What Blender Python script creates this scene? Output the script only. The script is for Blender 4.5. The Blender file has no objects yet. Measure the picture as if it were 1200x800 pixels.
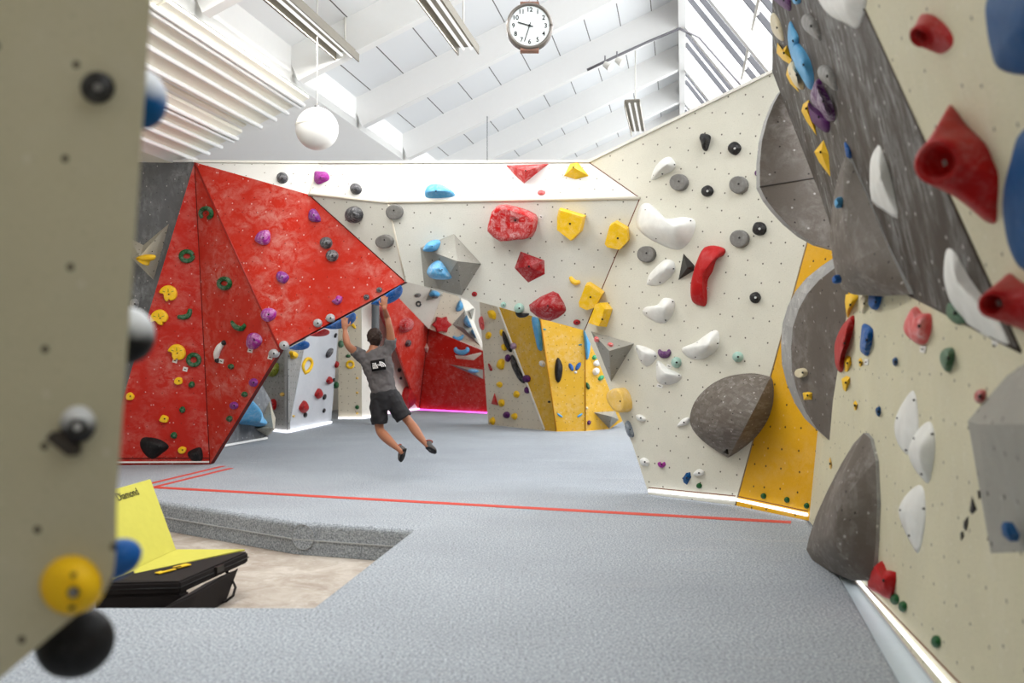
import bpy, bmesh, math, random
from mathutils import Vector, Matrix
random.seed(7)
SC = bpy.context.scene
COL = SC.collection
F = 1100.0
CAM = Vector((0, 0, 1.55))
PITCH = math.atan(14 / F)
cp, sp = math.cos(PITCH), math.sin(PITCH)
Z = Vector((0, 0, 1))

# ---------------------------------------------------------------- measuring helpers
def ray(px, py):
    x = (px - 600) / F; y = -(py - 400) / F
    return Vector((x, cp - y * sp, sp + y * cp))

def P(px, py, Y):
    d = ray(px, py)
    return CAM + d * (Y / d.y)

def G(px, py, z=0.0):
    d = ray(px, py)
    return CAM + d * ((z - CAM.z) / d.z)

class Plane:
    def __init__(s, a, b, c):
        n = (b - a).cross(c - a).normalized()
        if n.dot(CAM - a) < 0: n = -n
        s.o, s.n = a.copy(), n
        u = Z.cross(n)
        if u.length < 1e-4: u = Vector((1, 0, 0))
        s.u = u.normalized(); s.v = n.cross(s.u).normalized()
    def R(s, px, py, h=0.0):
        d = ray(px, py)
        return CAM + d * ((s.n.dot(s.o - CAM) + h) / s.n.dot(d))
    def h(s, p): return s.n.dot(p - s.o)

# ---------------------------------------------------------------- object helpers
def mesh_obj(name, bm, mats, parent=None, smooth=False, loc=None):
    me = bpy.data.meshes.new(name)
    if loc is not None:
        bmesh.ops.translate(bm, verts=bm.verts, vec=-Vector(loc))
    bm.normal_update()
    bm.to_mesh(me); bm.free()
    o = bpy.data.objects.new(name, me)
    COL.objects.link(o)
    if not isinstance(mats, (list, tuple)): mats = [mats]
    for m in mats: me.materials.append(m)
    if smooth:
        for p in me.polygons: p.use_smooth = True
    if loc is not None: o.location = Vector(loc)
    if parent is not None:
        o.parent = parent
        if loc is None:
            o.location = -parent.location
        else:
            o.location = Vector(loc) - parent.location
    return o

def tag(o, label=None, cat=None, group=None, kind=None):
    if label: o['label'] = label
    if cat: o['category'] = cat
    if group: o['group'] = group
    if kind: o['kind'] = kind
    return o

def thing(name, loc, label, cat, group=None):
    o = bpy.data.objects.new(name, None); COL.objects.link(o)
    o.empty_display_size = 0.1
    o.location = Vector(loc)
    return tag(o, label, cat, group)

def add_poly_prism(bm, pts, vec, uvl=None, side_mat=0, front_mat=0):
    a = [bm.verts.new(p) for p in pts]
    b = [bm.verts.new(Vector(p) + vec) for p in pts]
    n = len(pts)
    fs = [bm.faces.new(a), bm.faces.new(b[::-1])]
    fs[0].material_index = front_mat; fs[1].material_index = side_mat
    for i in range(n):
        j = (i + 1) % n
        f = bm.faces.new((a[j], a[i], b[i], b[j])); f.material_index = side_mat
        fs.append(f)
    return fs

def set_uv(bm, pl=None):
    uvl = bm.loops.layers.uv.verify()
    bm.normal_update()
    for f in bm.faces:
        n = f.normal
        if pl is not None and abs(n.dot(pl.n)) > 0.5:
            u, v, o = pl.u, pl.v, Vector((0, 0, 0))
        else:
            u = Z.cross(n)
            u = u.normalized() if u.length > 1e-3 else Vector((1, 0, 0))
            v = n.cross(u)
        for l in f.loops:
            l[uvl].uv = (l.vert.co.dot(u), l.vert.co.dot(v))

def prism_obj(name, pts, vec, mats, parent=None, pl=None, bevel=0, side=0, smooth=False):
    bm = bmesh.new()
    add_poly_prism(bm, pts, vec, side_mat=side)
    bmesh.ops.recalc_face_normals(bm, faces=bm.faces)
    if bevel:
        bmesh.ops.bevel(bm, geom=[e for e in bm.edges], offset=bevel, segments=2, affect='EDGES', clamp_overlap=True)
    bmesh.ops.triangulate(bm, faces=[f for f in bm.faces if len(f.verts) > 4])
    set_uv(bm, pl)
    return mesh_obj(name, bm, mats, parent, smooth)

def add_box(bm, c, ax, ay, az):
    """box centred c with half-axis vectors"""
    vs = []
    for i in (-1, 1):
        for j in (-1, 1):
            for k in (-1, 1):
                vs.append(bm.verts.new(c + ax * i + ay * j + az * k))
    for q in ((0, 1, 3, 2), (4, 6, 7, 5), (0, 4, 5, 1), (2, 3, 7, 6), (0, 2, 6, 4), (1, 5, 7, 3)):
        bm.faces.new([vs[i] for i in q])

def add_bar(bm, a, b, w, h, up=Z):
    d = (b - a)
    L = d.length; d.normalize()
    s = d.cross(up)
    if s.length < 1e-3: s = d.cross(Vector((1, 0, 0)))
    s.normalize(); t = s.cross(d).normalized()
    add_box(bm, (a + b) / 2, d * (L / 2), s * (w / 2), t * (h / 2))

def bar_obj(name, a, b, w, h, mat, parent=None, up=Z):
    bm = bmesh.new(); add_bar(bm, a, b, w, h, up)
    bmesh.ops.recalc_face_normals(bm, faces=bm.faces)
    set_uv(bm)
    return mesh_obj(name, bm, mat, parent)

def add_tube(bm, pts, rad, seg=10, flat=None):
    """swept round tube with caps; rad number or list; flat=(vector, factor) squashes along a vector"""
    n = len(pts)
    if not isinstance(rad, (list, tuple)): rad = [rad] * n
    rings = []
    prev = None
    for i, p in enumerate(pts):
        d = (pts[min(i + 1, n - 1)] - pts[max(i - 1, 0)]).normalized()
        if prev is None:
            s = d.cross(Z)
            if s.length < 1e-2: s = d.cross(Vector((1, 0, 0)))
        else:
            s = prev - d * prev.dot(d)
        s.normalize(); prev = s
        t = d.cross(s)
        ring = []
        for k in range(seg):
            a = 2 * math.pi * k / seg
            o = (s * math.cos(a) + t * math.sin(a)) * rad[i]
            if flat: o = o - flat[0] * (o.dot(flat[0]) * (1 - flat[1]))
            ring.append(bm.verts.new(p + o))
        rings.append(ring)
    for i in range(n - 1):
        for k in range(seg):
            bm.faces.new((rings[i][k], rings[i][(k + 1) % seg], rings[i + 1][(k + 1) % seg], rings[i + 1][k]))
    bm.faces.new(rings[0][::-1]); bm.faces.new(rings[-1])

def tube_obj(name, pts, rad, mat, parent=None, seg=10, smooth=True, loc=None):
    bm = bmesh.new(); add_tube(bm, pts, rad, seg)
    bmesh.ops.recalc_face_normals(bm, faces=bm.faces)
    return mesh_obj(name, bm, mat, parent, smooth, loc)

def add_cyl(bm, c, axis, r, hgt, seg=20, r2=None):
    axis = axis.normalized()
    s = axis.cross(Z)
    if s.length < 1e-2: s = axis.cross(Vector((1, 0, 0)))
    s.normalize(); t = axis.cross(s)
    r2 = r if r2 is None else r2
    A = [bm.verts.new(c + (s * math.cos(2 * math.pi * k / seg) + t * math.sin(2 * math.pi * k / seg)) * r) for k in range(seg)]
    B = [bm.verts.new(c + axis * hgt + (s * math.cos(2 * math.pi * k / seg) + t * math.sin(2 * math.pi * k / seg)) * r2) for k in range(seg)]
    bm.faces.new(A[::-1]); bm.faces.new(B)
    for k in range(seg):
        bm.faces.new((A[k], A[(k + 1) % seg], B[(k + 1) % seg], B[k]))

def add_ell(bm, c, ax, ay, az, nu=16, nv=10):
    """ellipsoid with semi-axis vectors"""
    top = bm.verts.new(c + az); bot = bm.verts.new(c - az)
    rings = []
    for i in range(1, nv):
        th = math.pi * i / nv
        rings.append([bm.verts.new(c + az * math.cos(th) + (ax * math.cos(2 * math.pi * k / nu) + ay * math.sin(2 * math.pi * k / nu)) * math.sin(th)) for k in range(nu)])
    for k in range(nu):
        bm.faces.new((top, rings[0][k], rings[0][(k + 1) % nu]))
        bm.faces.new((bot, rings[-1][(k + 1) % nu], rings[-1][k]))
        for i in range(len(rings) - 1):
            bm.faces.new((rings[i][k], rings[i + 1][k], rings[i + 1][(k + 1) % nu], rings[i][(k + 1) % nu]))

def text_mesh(s, size, extrude=0.0005, align='CENTER', bold=0.0):
    c = bpy.data.curves.new('lettering', 'FONT')
    c.body = s; c.size = size; c.extrude = extrude; c.align_x = align; c.align_y = 'CENTER'; c.offset = bold
    o = bpy.data.objects.new('lettering', c)
    COL.objects.link(o)
    dg = bpy.context.evaluated_depsgraph_get()
    me = bpy.data.meshes.new_from_object(o.evaluated_get(dg))
    bpy.data.objects.remove(o); bpy.data.curves.remove(c)
    return me

def place_text(bm, s, size, origin, u, v, align='CENTER', bold=0.0, extrude=0.0005):
    me = text_mesh(s, size, extrude, align, bold)
    n = u.cross(v)
    M = Matrix(((u.x, v.x, n.x, origin.x), (u.y, v.y, n.y, origin.y), (u.z, v.z, n.z, origin.z), (0, 0, 0, 1)))
    me.transform(M)
    bm.from_mesh(me)
    bpy.data.meshes.remove(me)

# ---------------------------------------------------------------- materials
def lin(c):
    return tuple(((x / 255) / 12.92 if x / 255 <= 0.04045 else ((x / 255 + 0.055) / 1.055) ** 2.4) for x in c) + (1,)

class NT:
    def __init__(s, name):
        s.m = bpy.data.materials.new(name); s.m.use_nodes = True
        s.t = s.m.node_tree; s.t.nodes.clear()
        s.out = s.N('ShaderNodeOutputMaterial')
    def N(s, typ, **kw):
        n = s.t.nodes.new(typ)
        for k, v in kw.items():
            if k.startswith('i_'):
                n.inputs[k[2:].replace('_', ' ')].default_value = v
            else: setattr(n, k, v)
        return n
    def L(s, a, b): s.t.links.new(a, b)
    def mix(s, fac, a, b, blend='MIX'):
        n = s.N('ShaderNodeMix', data_type='RGBA', blend_type=blend)
        for sock, val in ((n.inputs[0], fac), (n.inputs[6], a), (n.inputs[7], b)):
            if hasattr(val, 'is_output') or isinstance(val, bpy.types.NodeSocket): s.L(val, sock)
            else: sock.default_value = val
        return n.outputs[2]
    def ramp(s, src, a, b, va=0.0, vb=1.0):
        n = s.N('ShaderNodeMapRange', clamp=True)
        s.L(src, n.inputs[0])
        n.inputs[1].default_value = a; n.inputs[2].default_value = b
        n.inputs[3].default_value = va; n.inputs[4].default_value = vb
        return n.outputs[0]
    def math(s, op, a, b=0.0):
        n = s.N('ShaderNodeMath', operation=op)
        for sock, val in ((n.inputs[0], a), (n.inputs[1], b)):
            if isinstance(val, bpy.types.NodeSocket): s.L(val, sock)
            else: sock.default_value = val
        return n.outputs[0]
    def noise(s, vec, scale, detail=4, rough=0.6, dist=0.0):
        n = s.N('ShaderNodeTexNoise')
        s.L(vec, n.inputs['Vector']); n.inputs['Scale'].default_value = scale
        n.inputs['Detail'].default_value = detail; n.inputs['Roughness'].default_value = rough
        n.inputs['Distortion'].default_value = dist
        return n.outputs[0]

def bsdf(nt, col, rough=0.6, spec=0.3, bump=None, bstr=0.2, bdist=0.01, metal=0.0):
    b = nt.N('ShaderNodeBsdfPrincipled')
    for sock, val in ((b.inputs['Base Color'], col), (b.inputs['Roughness'], rough)):
        if isinstance(val, bpy.types.NodeSocket): nt.L(val, sock)
        else: sock.default_value = val
    b.inputs['Specular IOR Level'].default_value = spec
    b.inputs['Metallic'].default_value = metal
    if bump is not None:
        bp = nt.N('ShaderNodeBump'); bp.inputs['Strength'].default_value = bstr; bp.inputs['Distance'].default_value = bdist
        nt.L(bump, bp.inputs['Height']); nt.L(bp.outputs[0], b.inputs['Normal'])
    nt.L(b.outputs[0], nt.out.inputs[0])
    return b

def plain(name, rgb, rough=0.5, spec=0.3, metal=0.0, var=0.04):
    nt = NT(name)
    tc = nt.N('ShaderNodeTexCoord')
    f = nt.noise(tc.outputs['Object'], 14, 3)
    c = lin(rgb); dk = tuple(x * (1 - var * 3) for x in c[:3]) + (1,)
    bsdf(nt, nt.mix(f, dk, c), rough, spec, metal=metal)
    return nt.m

def emis(name, rgb, strength):
    nt = NT(name)
    e = nt.N('ShaderNodeEmission'); e.inputs[0].default_value = lin(rgb); e.inputs[1].default_value = strength
    nt.L(e.outputs[0], nt.out.inputs[0])
    return nt.m

def wallmat(name, rgb, chalk=0.0, streak=1.0, speck=0.5, spacing=0.2, dot=0.011, rough=0.6, ang=0.0, dotcol=(45, 40, 36), chalkcol=(225, 222, 220), grunge=0.12, strkang=0.0):
    """painted climbing plywood: t-nut holes, fine textured speckle, chalk marks"""
    nt = NT(name)
    uv = nt.N('ShaderNodeUVMap').outputs[0]
    mp = nt.N('ShaderNodeMapping'); nt.L(uv, mp.inputs[0]); mp.inputs['Rotation'].default_value = (0, 0, ang)
    uvr = mp.outputs[0]
    base = lin(rgb)
    big = nt.noise(uv, 1.3, 4, 0.6)
    col = nt.mix(nt.ramp(big, 0.3, 0.7), tuple(x * (1 - grunge) for x in base[:3]) + (1,), base)
    fine = nt.noise(uv, 75, 2, 0.6)
    col = nt.mix(nt.ramp(fine, 0.60, 0.72, 0, speck), col, tuple(x * 0.45 for x in base[:3]) + (1,))
    col = nt.mix(nt.ramp(fine, 0.38, 0.28, 0, speck * 0.6), col, tuple(min(1, x * 1.5 + 0.05) for x in base[:3]) + (1,))
    if chalk > 0:
        m2 = nt.N('ShaderNodeMapping'); nt.L(uvr, m2.inputs[0]); m2.inputs['Scale'].default_value = (streak, 1.0, 1); m2.inputs['Rotation'].default_value = (0, 0, strkang)
        c1 = nt.noise(m2.outputs[0], 1.6, 5, 0.62, 0.3)
        c2 = nt.noise(m2.outputs[0], 7.0, 6, 0.75, 0.5)
        mk = nt.math('MULTIPLY', nt.ramp(c1, 0.40, 0.68), nt.ramp(c2, 0.42, 0.74))
        c3 = nt.noise(m2.outputs[0], 17.0, 4, 0.7, 2.5)
        sc = nt.ramp(c3, 0.64, 0.74, 0, 0.55)
        mk = nt.math('MAXIMUM', mk, nt.math('MULTIPLY', sc, nt.ramp(c1, 0.38, 0.6)))
        col = nt.mix(nt.math('MULTIPLY', mk, chalk), col, lin(chalkcol))
        # little white screw flecks
        v2 = nt.N('ShaderNodeTexVoronoi'); v2.voronoi_dimensions = '2D'; nt.L(uv, v2.inputs['Vector']); v2.inputs['Scale'].default_value = 4.2
        col = nt.mix(nt.ramp(v2.outputs['Distance'], 0.045, 0.03, 0, 0.6 * min(1, chalk * 1.5)), col, lin((235, 232, 230)))
    vo = nt.N('ShaderNodeTexVoronoi'); vo.voronoi_dimensions = '2D'
    nt.L(uvr, vo.inputs['Vector']); vo.inputs['Scale'].default_value = 1 / spacing; vo.inputs['Randomness'].default_value = 0.30
    d = nt.ramp(vo.outputs['Distance'], dot / spacing * 1.15, dot / spacing * 0.8, 0, 0.92)
    col = nt.mix(d, col, lin(dotcol))
    bsdf(nt, col, rough, 0.25, bump=fine, bstr=0.25, bdist=0.004)
    return nt.m

_hm = {}
PAL = dict(red=(184, 20, 20), yellow=(238, 190, 22), green=(28, 84, 44), purple=(122, 32, 128), plum=(84, 34, 92), black=(24, 23, 24),
           charcoal=(62, 62, 66), grey=(118, 116, 112), blue=(28, 88, 158), sky=(84, 160, 208), white=(226, 226, 222), cream=(214, 202, 170),
           mint=(150, 184, 172), darkred=(158, 20, 28), pink=(214, 84, 84), silver=(160, 162, 164), amber=(226, 186, 96), olive=(132, 140, 30),
           lilac=(158, 128, 156), teal=(30, 130, 150), navy=(0, 72, 124), magenta=(150, 36, 138), steel=(104, 114, 126), brightgreen=(46, 150, 100),
           brown=(92, 72, 62), canary=(232, 220, 70), sage=(66, 104, 76), crimson=(172, 14, 16))
def holdmat(colname, chalk=0.35, rough=0.5):
    k = (colname, round(chalk, 2), rough)
    if k in _hm: return _hm[k]
    nt = NT(colname + '_resin')
    tc = nt.N('ShaderNodeTexCoord'); v = tc.outputs['Object']
    base = lin(PAL[colname])
    n0 = nt.noise(v, 9, 3)
    col = nt.mix(n0, tuple(x * 0.8 for x in base[:3]) + (1,), tuple(min(1, x * 1.12) for x in base[:3]) + (1,))
    n1 = nt.noise(v, 11, 5, 0.7, 0.8); n2 = nt.noise(v, 50, 4, 0.7)
    geo = nt.N('ShaderNodeNewGeometry')
    mk = nt.math('MULTIPLY', nt.ramp(n1, 0.42, 0.66), nt.ramp(n2, 0.3, 0.65))
    col = nt.mix(nt.math('MULTIPLY', mk, chalk), col, lin((232, 230, 230)))
    bsdf(nt, col, max(rough, 0.45), (0.08 if colname in ('navy', 'blue', 'green', 'plum') else 0.2), bump=n2, bstr=0.25, bdist=0.003)
    _hm[k] = nt.m
    return nt.m

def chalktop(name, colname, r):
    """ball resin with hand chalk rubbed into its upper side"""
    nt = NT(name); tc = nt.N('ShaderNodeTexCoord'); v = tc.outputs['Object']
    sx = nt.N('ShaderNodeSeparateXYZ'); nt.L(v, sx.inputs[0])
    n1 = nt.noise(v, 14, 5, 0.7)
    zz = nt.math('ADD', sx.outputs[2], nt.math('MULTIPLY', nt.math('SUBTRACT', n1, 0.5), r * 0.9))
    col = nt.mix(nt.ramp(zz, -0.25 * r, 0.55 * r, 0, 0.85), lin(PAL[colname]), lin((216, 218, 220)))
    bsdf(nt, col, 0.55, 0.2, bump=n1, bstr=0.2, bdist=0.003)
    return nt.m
SKYW=1400; EXPO=0.38; SKYS=(2.0,25.0); BGS=1.6; TUBE_W=56; TUBE_L=7.0
# ================================================================ WALL PLANES
WL = {}
topY = lambda px, py, z: CAM.z and (P(px, py, 10) - CAM) * ((z - CAM.z) / (P(px, py, 10) - CAM).z) + CAM
T = topY(228, 190, 4.1)
A1 = G(120, 545); A2 = G(246, 544)
S1 = P(475, 330, 11.4); S2 = P(328, 410, 11.9)
WL['C'] = Plane(T, S1, S2)
c3 = WL['C'].R(362, 228)
WL['B'] = Plane(T, A2, S2)
WL['A'] = Plane(T, A1, A2)
dA, dB = G(760, 579), G(862, 592)
WL['D'] = Plane(dA, dB, dA + Z)
D = WL['D']
c5 = D.R(750, 232); d685 = D.R(685, 387); d690 = D.R(690, 190)
WL['M'] = Plane(c5, d685, S1); M_ = WL['M']
c4 = M_.R(455, 237)
WL['M1'] = Plane(c3, c4, S1)
WL['U3'] = Plane(d690, c5, c4)
u470 = WL['U3'].R(470, 191)
WL['U2'] = Plane(u470, c4, c3)
u374 = WL['U2'].R(374, 191)
WL['U1'] = Plane(T, u374, c3)
# right wall: vertical face rising off the base line
f0, f1 = G(948, 610), G(1097, 800)
WL['F'] = Plane(f0, f1, f0 + Z); Fp = WL['F']
fdir = (f1 - f0); fdir.z = 0; fdir.normalize()
p1 = Fp.R(1065, 345); p2 = Fp.R(1197, 412)
WL['G'] = Plane(p1, p2, P(905, 0, 7.3)); Gp = WL['G']
p3 = Gp.R(1010, 0)
WL['H'] = Plane(p2, p3, p2 + fdir)
WL['L'] = Plane(Vector((-1, 2.0, 0)), Vector((0, 2.0, 0)), Vector((0, 2.0, 1)))
for k in 'ABCDMFGH': print('PL', k, [round(x, 2) for x in WL[k].n])
print('c3', c3, 'c4', c4, 'u470', u470, 'u374', u374, 'p1', p1, 'p2', p2, 'p3', p3)

# ================================================================ MATERIALS
BEIGE = (214, 211, 197)
m_beigeM = wallmat('bridge_plywood', (214, 213, 204), speck=0.35, spacing=0.2, dot=0.009, ang=0.25, dotcol=(70, 62, 54))
m_beige = wallmat('beige_textured_plywood', BEIGE, chalk=0.0, speck=0.35, spacing=0.2, dot=0.009, ang=0.25, dotcol=(70, 62, 54))
m_beigeU = wallmat('beige_band_plywood', (214, 213, 208), speck=0.25, spacing=0.2, dot=0.009, dotcol=(120, 112, 100))
m_beigeR = wallmat('beige_right_plywood', (206, 200, 172), chalk=0.25, speck=0.45, spacing=0.2, dot=0.008, streak=3)
m_red = wallmat('red_textured_plywood', (194, 42, 24), chalk=0.5, chalkcol=(226, 200, 188), streak=0.8, speck=0.25, dot=0.007, spacing=0.22, dotcol=(90, 20, 18))
m_redlow = wallmat('red_plywood_clean', (184, 36, 24), chalk=0.38, chalkcol=(226, 200, 188), streak=0.8, speck=0.25, dot=0.007, spacing=0.22, dotcol=(90, 20, 18))
m_grey = wallmat('grey_textured_plywood', (66, 58, 50), chalk=1.0, streak=3.4, speck=0.4, dot=0.006, spacing=0.2, chalkcol=(186, 190, 190), strkang=-0.3)
m_greyW = wallmat('slate_textured_plywood', (112, 114, 118), chalk=0.8, streak=1.4, speck=0.3, dot=0.006, spacing=0.2, chalkcol=(190, 194, 196))
m_yellow = wallmat('yellow_textured_plywood', (214, 160, 18), chalk=0.15, streak=1.0, speck=0.3, spacing=0.2, dotcol=(70, 52, 24))
m_yellowB = wallmat('yellow_plywood_chalked', (214, 166, 44), chalk=0.35, speck=0.3, spacing=0.17, dot=0.009, dotcol=(110, 80, 30))
m_beigeB = wallmat('beige_back_plywood', (212, 202, 182), speck=0.3, spacing=0.17, dot=0.011, dotcol=(120, 108, 92))
m_lightgrey = wallmat('light_grey_plywood', (196, 200, 206), chalk=0.3, speck=0.2, spacing=0.19, dot=0.003)
m_dotgrey = wallmat('grey_plywood_close_holes', (146, 146, 144), chalk=0.3, speck=0.3, spacing=0.12, dot=0.013, dotcol=(80, 80, 80))
m_whitewall = wallmat('white_plywood', (232, 228, 218), speck=0.2, spacing=0.2, dot=0.004)
m_volgrey = wallmat('grey_volume_paint', (98, 90, 82), chalk=0.35, speck=0.3, spacing=0.22, dot=0.008)
m_volpale = wallmat('pale_grey_volume_paint', (150, 148, 140), chalk=0.15, speck=0.5, spacing=0.2, dot=0.010)
m_volbeige = wallmat('beige_volume_paint', (190, 184, 168), chalk=0.1, speck=0.4, spacing=0.15, dot=0.009)
m_left = wallmat('beige_plywood_foreground', (188, 182, 156), speck=0.25, spacing=0.2, dot=0.0085, ang=0.12, chalk=0.14, grunge=0.15)
m_ply = plain('birch_plywood_edge', (118, 66, 46), 0.7, 0.2)
m_plyred = plain('red_painted_edge', (92, 22, 18), 0.6, 0.2)
m_white = plain('white_paint', (240, 240, 238), 0.6, 0.2, var=0.01)
m_offwhite = plain('off_white_paint', (226, 224, 216), 0.6, 0.2, var=0.01)
m_soffit = plain('grey_white_ceiling_lining', (244, 244, 241), 0.7, 0.15, var=0.01)
m_tan = plain('cream_panel_paint', (240, 236, 222), 0.6, 0.2, var=0.01)
m_darkgap = plain('brown_gap', (112, 96, 84), 0.7, 0.1)
m_bar = plain('grey_glazing_bar', (84, 84, 88), 0.5, 0.3)
m_led = emis('white_led_strip', (250, 250, 255), 2.2)
m_ledpink = emis('magenta_led_strip', (236, 90, 226), 2.2)
m_steel = plain('steel_bolt', (150, 150, 152), 0.35, 0.5, 0.8)
m_boltdark = plain('dark_bolt_hole', (34, 31, 30), 0.5, 0.3)
m_boltchalk = plain('chalky_bolt', (196, 196, 196), 0.6, 0.3)

# ================================================================ FLOOR AND MATS
nt = NT('dusty_concrete'); tc = nt.N('ShaderNodeTexCoord'); v = tc.outputs['Object']
a = nt.noise(v, 2.2, 6, 0.7, 0.6); b = nt.noise(v, 12, 5, 0.7)
col = nt.mix(nt.ramp(a, 0.35, 0.65), lin((146, 134, 122)), lin((184, 176, 166)))
col = nt.mix(nt.ramp(b, 0.55, 0.75, 0, 0.5), col, lin((206, 200, 194)))
bsdf(nt, col, 0.8, 0.2, bump=b, bstr=0.2); m_conc = nt.m

nt = NT('grey_felt_carpet'); tc = nt.N('ShaderNodeTexCoord'); v = tc.outputs['Object']
n1 = nt.noise(v, 64, 3, 0.8); n2 = nt.noise(v, 0.9, 3, 0.5)
mp = nt.N('ShaderNodeMapping'); nt.L(v, mp.inputs[0]); mp.inputs['Scale'].default_value = (0.45, 2.6, 1); mp.inputs['Rotation'].default_value = (0, 0, 0.12)
n3 = nt.noise(mp.outputs[0], 1.5, 4, 0.55, 0.5)
n4 = nt.noise(v, 17, 4, 0.75)
col = nt.mix(nt.ramp(n1, 0.38, 0.62), lin((112, 117, 122)), lin((188, 194, 201)))
col = nt.mix(nt.ramp(n4, 0.55, 0.72, 0, 0.35), col, lin((176, 182, 190)))
col = nt.mix(nt.ramp(n2, 0.3, 0.7, 0, 0.22), col, lin((112, 116, 122)))
col = nt.mix(nt.ramp(n3, 0.62, 0.74, 0, 0.25), col, lin((178, 176, 178)))
h = nt.math('ADD', nt.math('MULTIPLY', n3, 0.55), nt.math('MULTIPLY', n1, 0.06))
bsdf(nt, col, 0.95, 0.05, bump=h, bstr=0.5, bdist=0.12); m_carpet = nt.m
m_vinyl = plain('blue_grey_vinyl', (178, 190, 198), 0.45, 0.4)

def struct(o, kind='structure'): o['kind'] = kind; return o
# concrete slab below the mats
bm = bmesh.new(); add_box(bm, Vector((0, 12.5, -0.35)), Vector((9.2, 0, 0)), Vector((0, 16, 0)), Vector((0, 0, 0.05)))
bmesh.ops.recalc_face_normals(bm, faces=bm.faces)
struct(mesh_obj('floor', bm, m_conc))

pit = [G(365, 710), G(483, 620), G(345, 611), G(187, 587)]
pit[0].y = G(300, 710).y
pY = pit[0].y
farL = pit[3] + (pit[3] - pit[2]).normalized() * 4.6
# mat outline (counter-clockwise) running round the pit; its right edge stops short of the right wall
q0, q1 = G(957, 622), G(1060, 800)
qd = (q1 - q0).normalized(); qn = q0 + qd * ((q0.y + 2.3) / abs(qd.y))
OUT = [Vector((-9, -2.3, 0)), Vector((qn.x, -2.3, 0)), q0, G(948, 608), Vector((4.5, 9.2, 0)), Vector((9, 12, 0)), Vector((9, 27.5, 0)), Vector((-9, 27.5, 0)),
       Vector((-9, farL.y, 0)), Vector((farL.x, farL.y, 0)), pit[3], pit[2] + (pit[3] - pit[2]) * 0.0, pit[1], pit[0], Vector((-9, pY, 0))]
bm = bmesh.new()
add_poly_prism(bm, OUT, Vector((0, 0, -0.298)))
bmesh.ops.recalc_face_normals(bm, faces=bm.faces)
es = [e for e in bm.edges if all(abs(v_.co.z) < 1e-5 for v_ in e.verts)]
bmesh.ops.bevel(bm, geom=es, offset=0.05, segments=4, profile=0.5, affect='EDGES')
bmesh.ops.triangulate(bm, faces=[f for f in bm.faces if len(f.verts) > 4])
mat_t = thing('floor_mat', (0, 12, 0), 'vast grey felt covered landing mat filling the floor around a rectangular pit', 'floor mat')
mo = mesh_obj('mat_cover', bm, m_carpet, mat_t)
# zip seam half way down the pit faces and the round felt patch over it
chain = [farL, pit[3], pit[2], pit[1]]
bm = bmesh.new()
for i in range(3):
    a_, b_ = chain[i], chain[i + 1]
    n_ = (b_ - a_).cross(Z).normalized()
    if n_.y > 0: n_ = -n_
    add_bar(bm, a_ + n_ * 0.004 - Z * 0.16, b_ + n_ * 0.004 - Z * 0.16, 0.012, 0.010)
bmesh.ops.recalc_face_normals(bm, faces=bm.faces)
mesh_obj('zip_seam', bm, plain('pale_zip', (176, 178, 180), 0.5), mat_t)
n_ = (pit[1] - pit[2]).cross(Z).normalized()
if n_.y > 0: n_ = -n_
pc = pit[2] + (pit[1] - pit[2]) * 0.08
bm = bmesh.new(); add_cyl(bm, pc - Z * 0.135 - n_ * 0.004, n_, 0.115, 0.012, 28)
bmesh.ops.recalc_face_normals(bm, faces=bm.faces)
mesh_obj('round_patch', bm, m_carpet, mat_t)
pt_ = (pit[1] - pit[2]).normalized()
tube_obj('patch_stitching', [pc - Z * 0.135 + n_ * 0.009 + (pt_ * math.cos(a) + Z * math.sin(a)) * 0.115 for a in [2 * math.pi * i / 24 for i in range(25)]], 0.004, plain('pale_stitching', (150, 152, 154), 0.6), mat_t, 6)
# vinyl strip between mat edge and right wall
e0, e1 = G(948, 610), f0 + fdir * 11
ins = Vector((fdir.y, -fdir.x, 0))
pts = [q0 + Vector((-0.02, 0, -0.006)), qn + Vector((-0.02, 0, -0.006)), f0 + fdir * ((f0.y + 2.3) / abs(fdir.y)) + Vector((0, 0, -0.012)), f0 + Vector((0, 0, -0.012))]
prism_obj('edge_flap', pts, Vector((0, 0, -0.2)), m_vinyl, mat_t)

m_tape = plain('red_tape', (206, 78, 66), 0.6, 0.2, var=0.08)
def tape(name, a, b, w, label, grp=None):
    a = a + Z * 0.002; b = b + Z * 0.002
    o = bar_obj(name, a, b, w, 0.003, m_tape); tag(o, label, 'floor tape', grp); return o
tape('floor_tape', G(181, 571), G(927, 612), 0.13, 'long red tape line running right across the grey mat')
tape('floor_tape', G(179, 571), G(271, 548.5), 0.07, 'short red tape strip angling towards the red wall, nearest the pit of the pair')
tape('floor_tape', G(170, 568), G(262, 546), 0.07, 'short red tape strip angling towards the red wall, the one nearest the wall')

# ================================================================ CLIMBING WALL PANELS
def panel(parent, pts, mat, pl=None, t=0.07, edge=None, name='panel'):
    n = Plane(pts[0], pts[1], pts[2]).n if pl is None else pl.n
    return prism_obj(name, pts, -n * t, [mat, edge or m_ply], parent, pl, side=1)
def rail(parent, pts, mat=None, w=0.03, h=0.03, name='light_strip'):
    bm = bmesh.new()
    for i in range(len(pts) - 1): add_bar(bm, pts[i], pts[i + 1], w, h)
    bmesh.ops.recalc_face_normals(bm, faces=bm.faces)
    return mesh_obj(name, bm, mat or m_led, parent)

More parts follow.
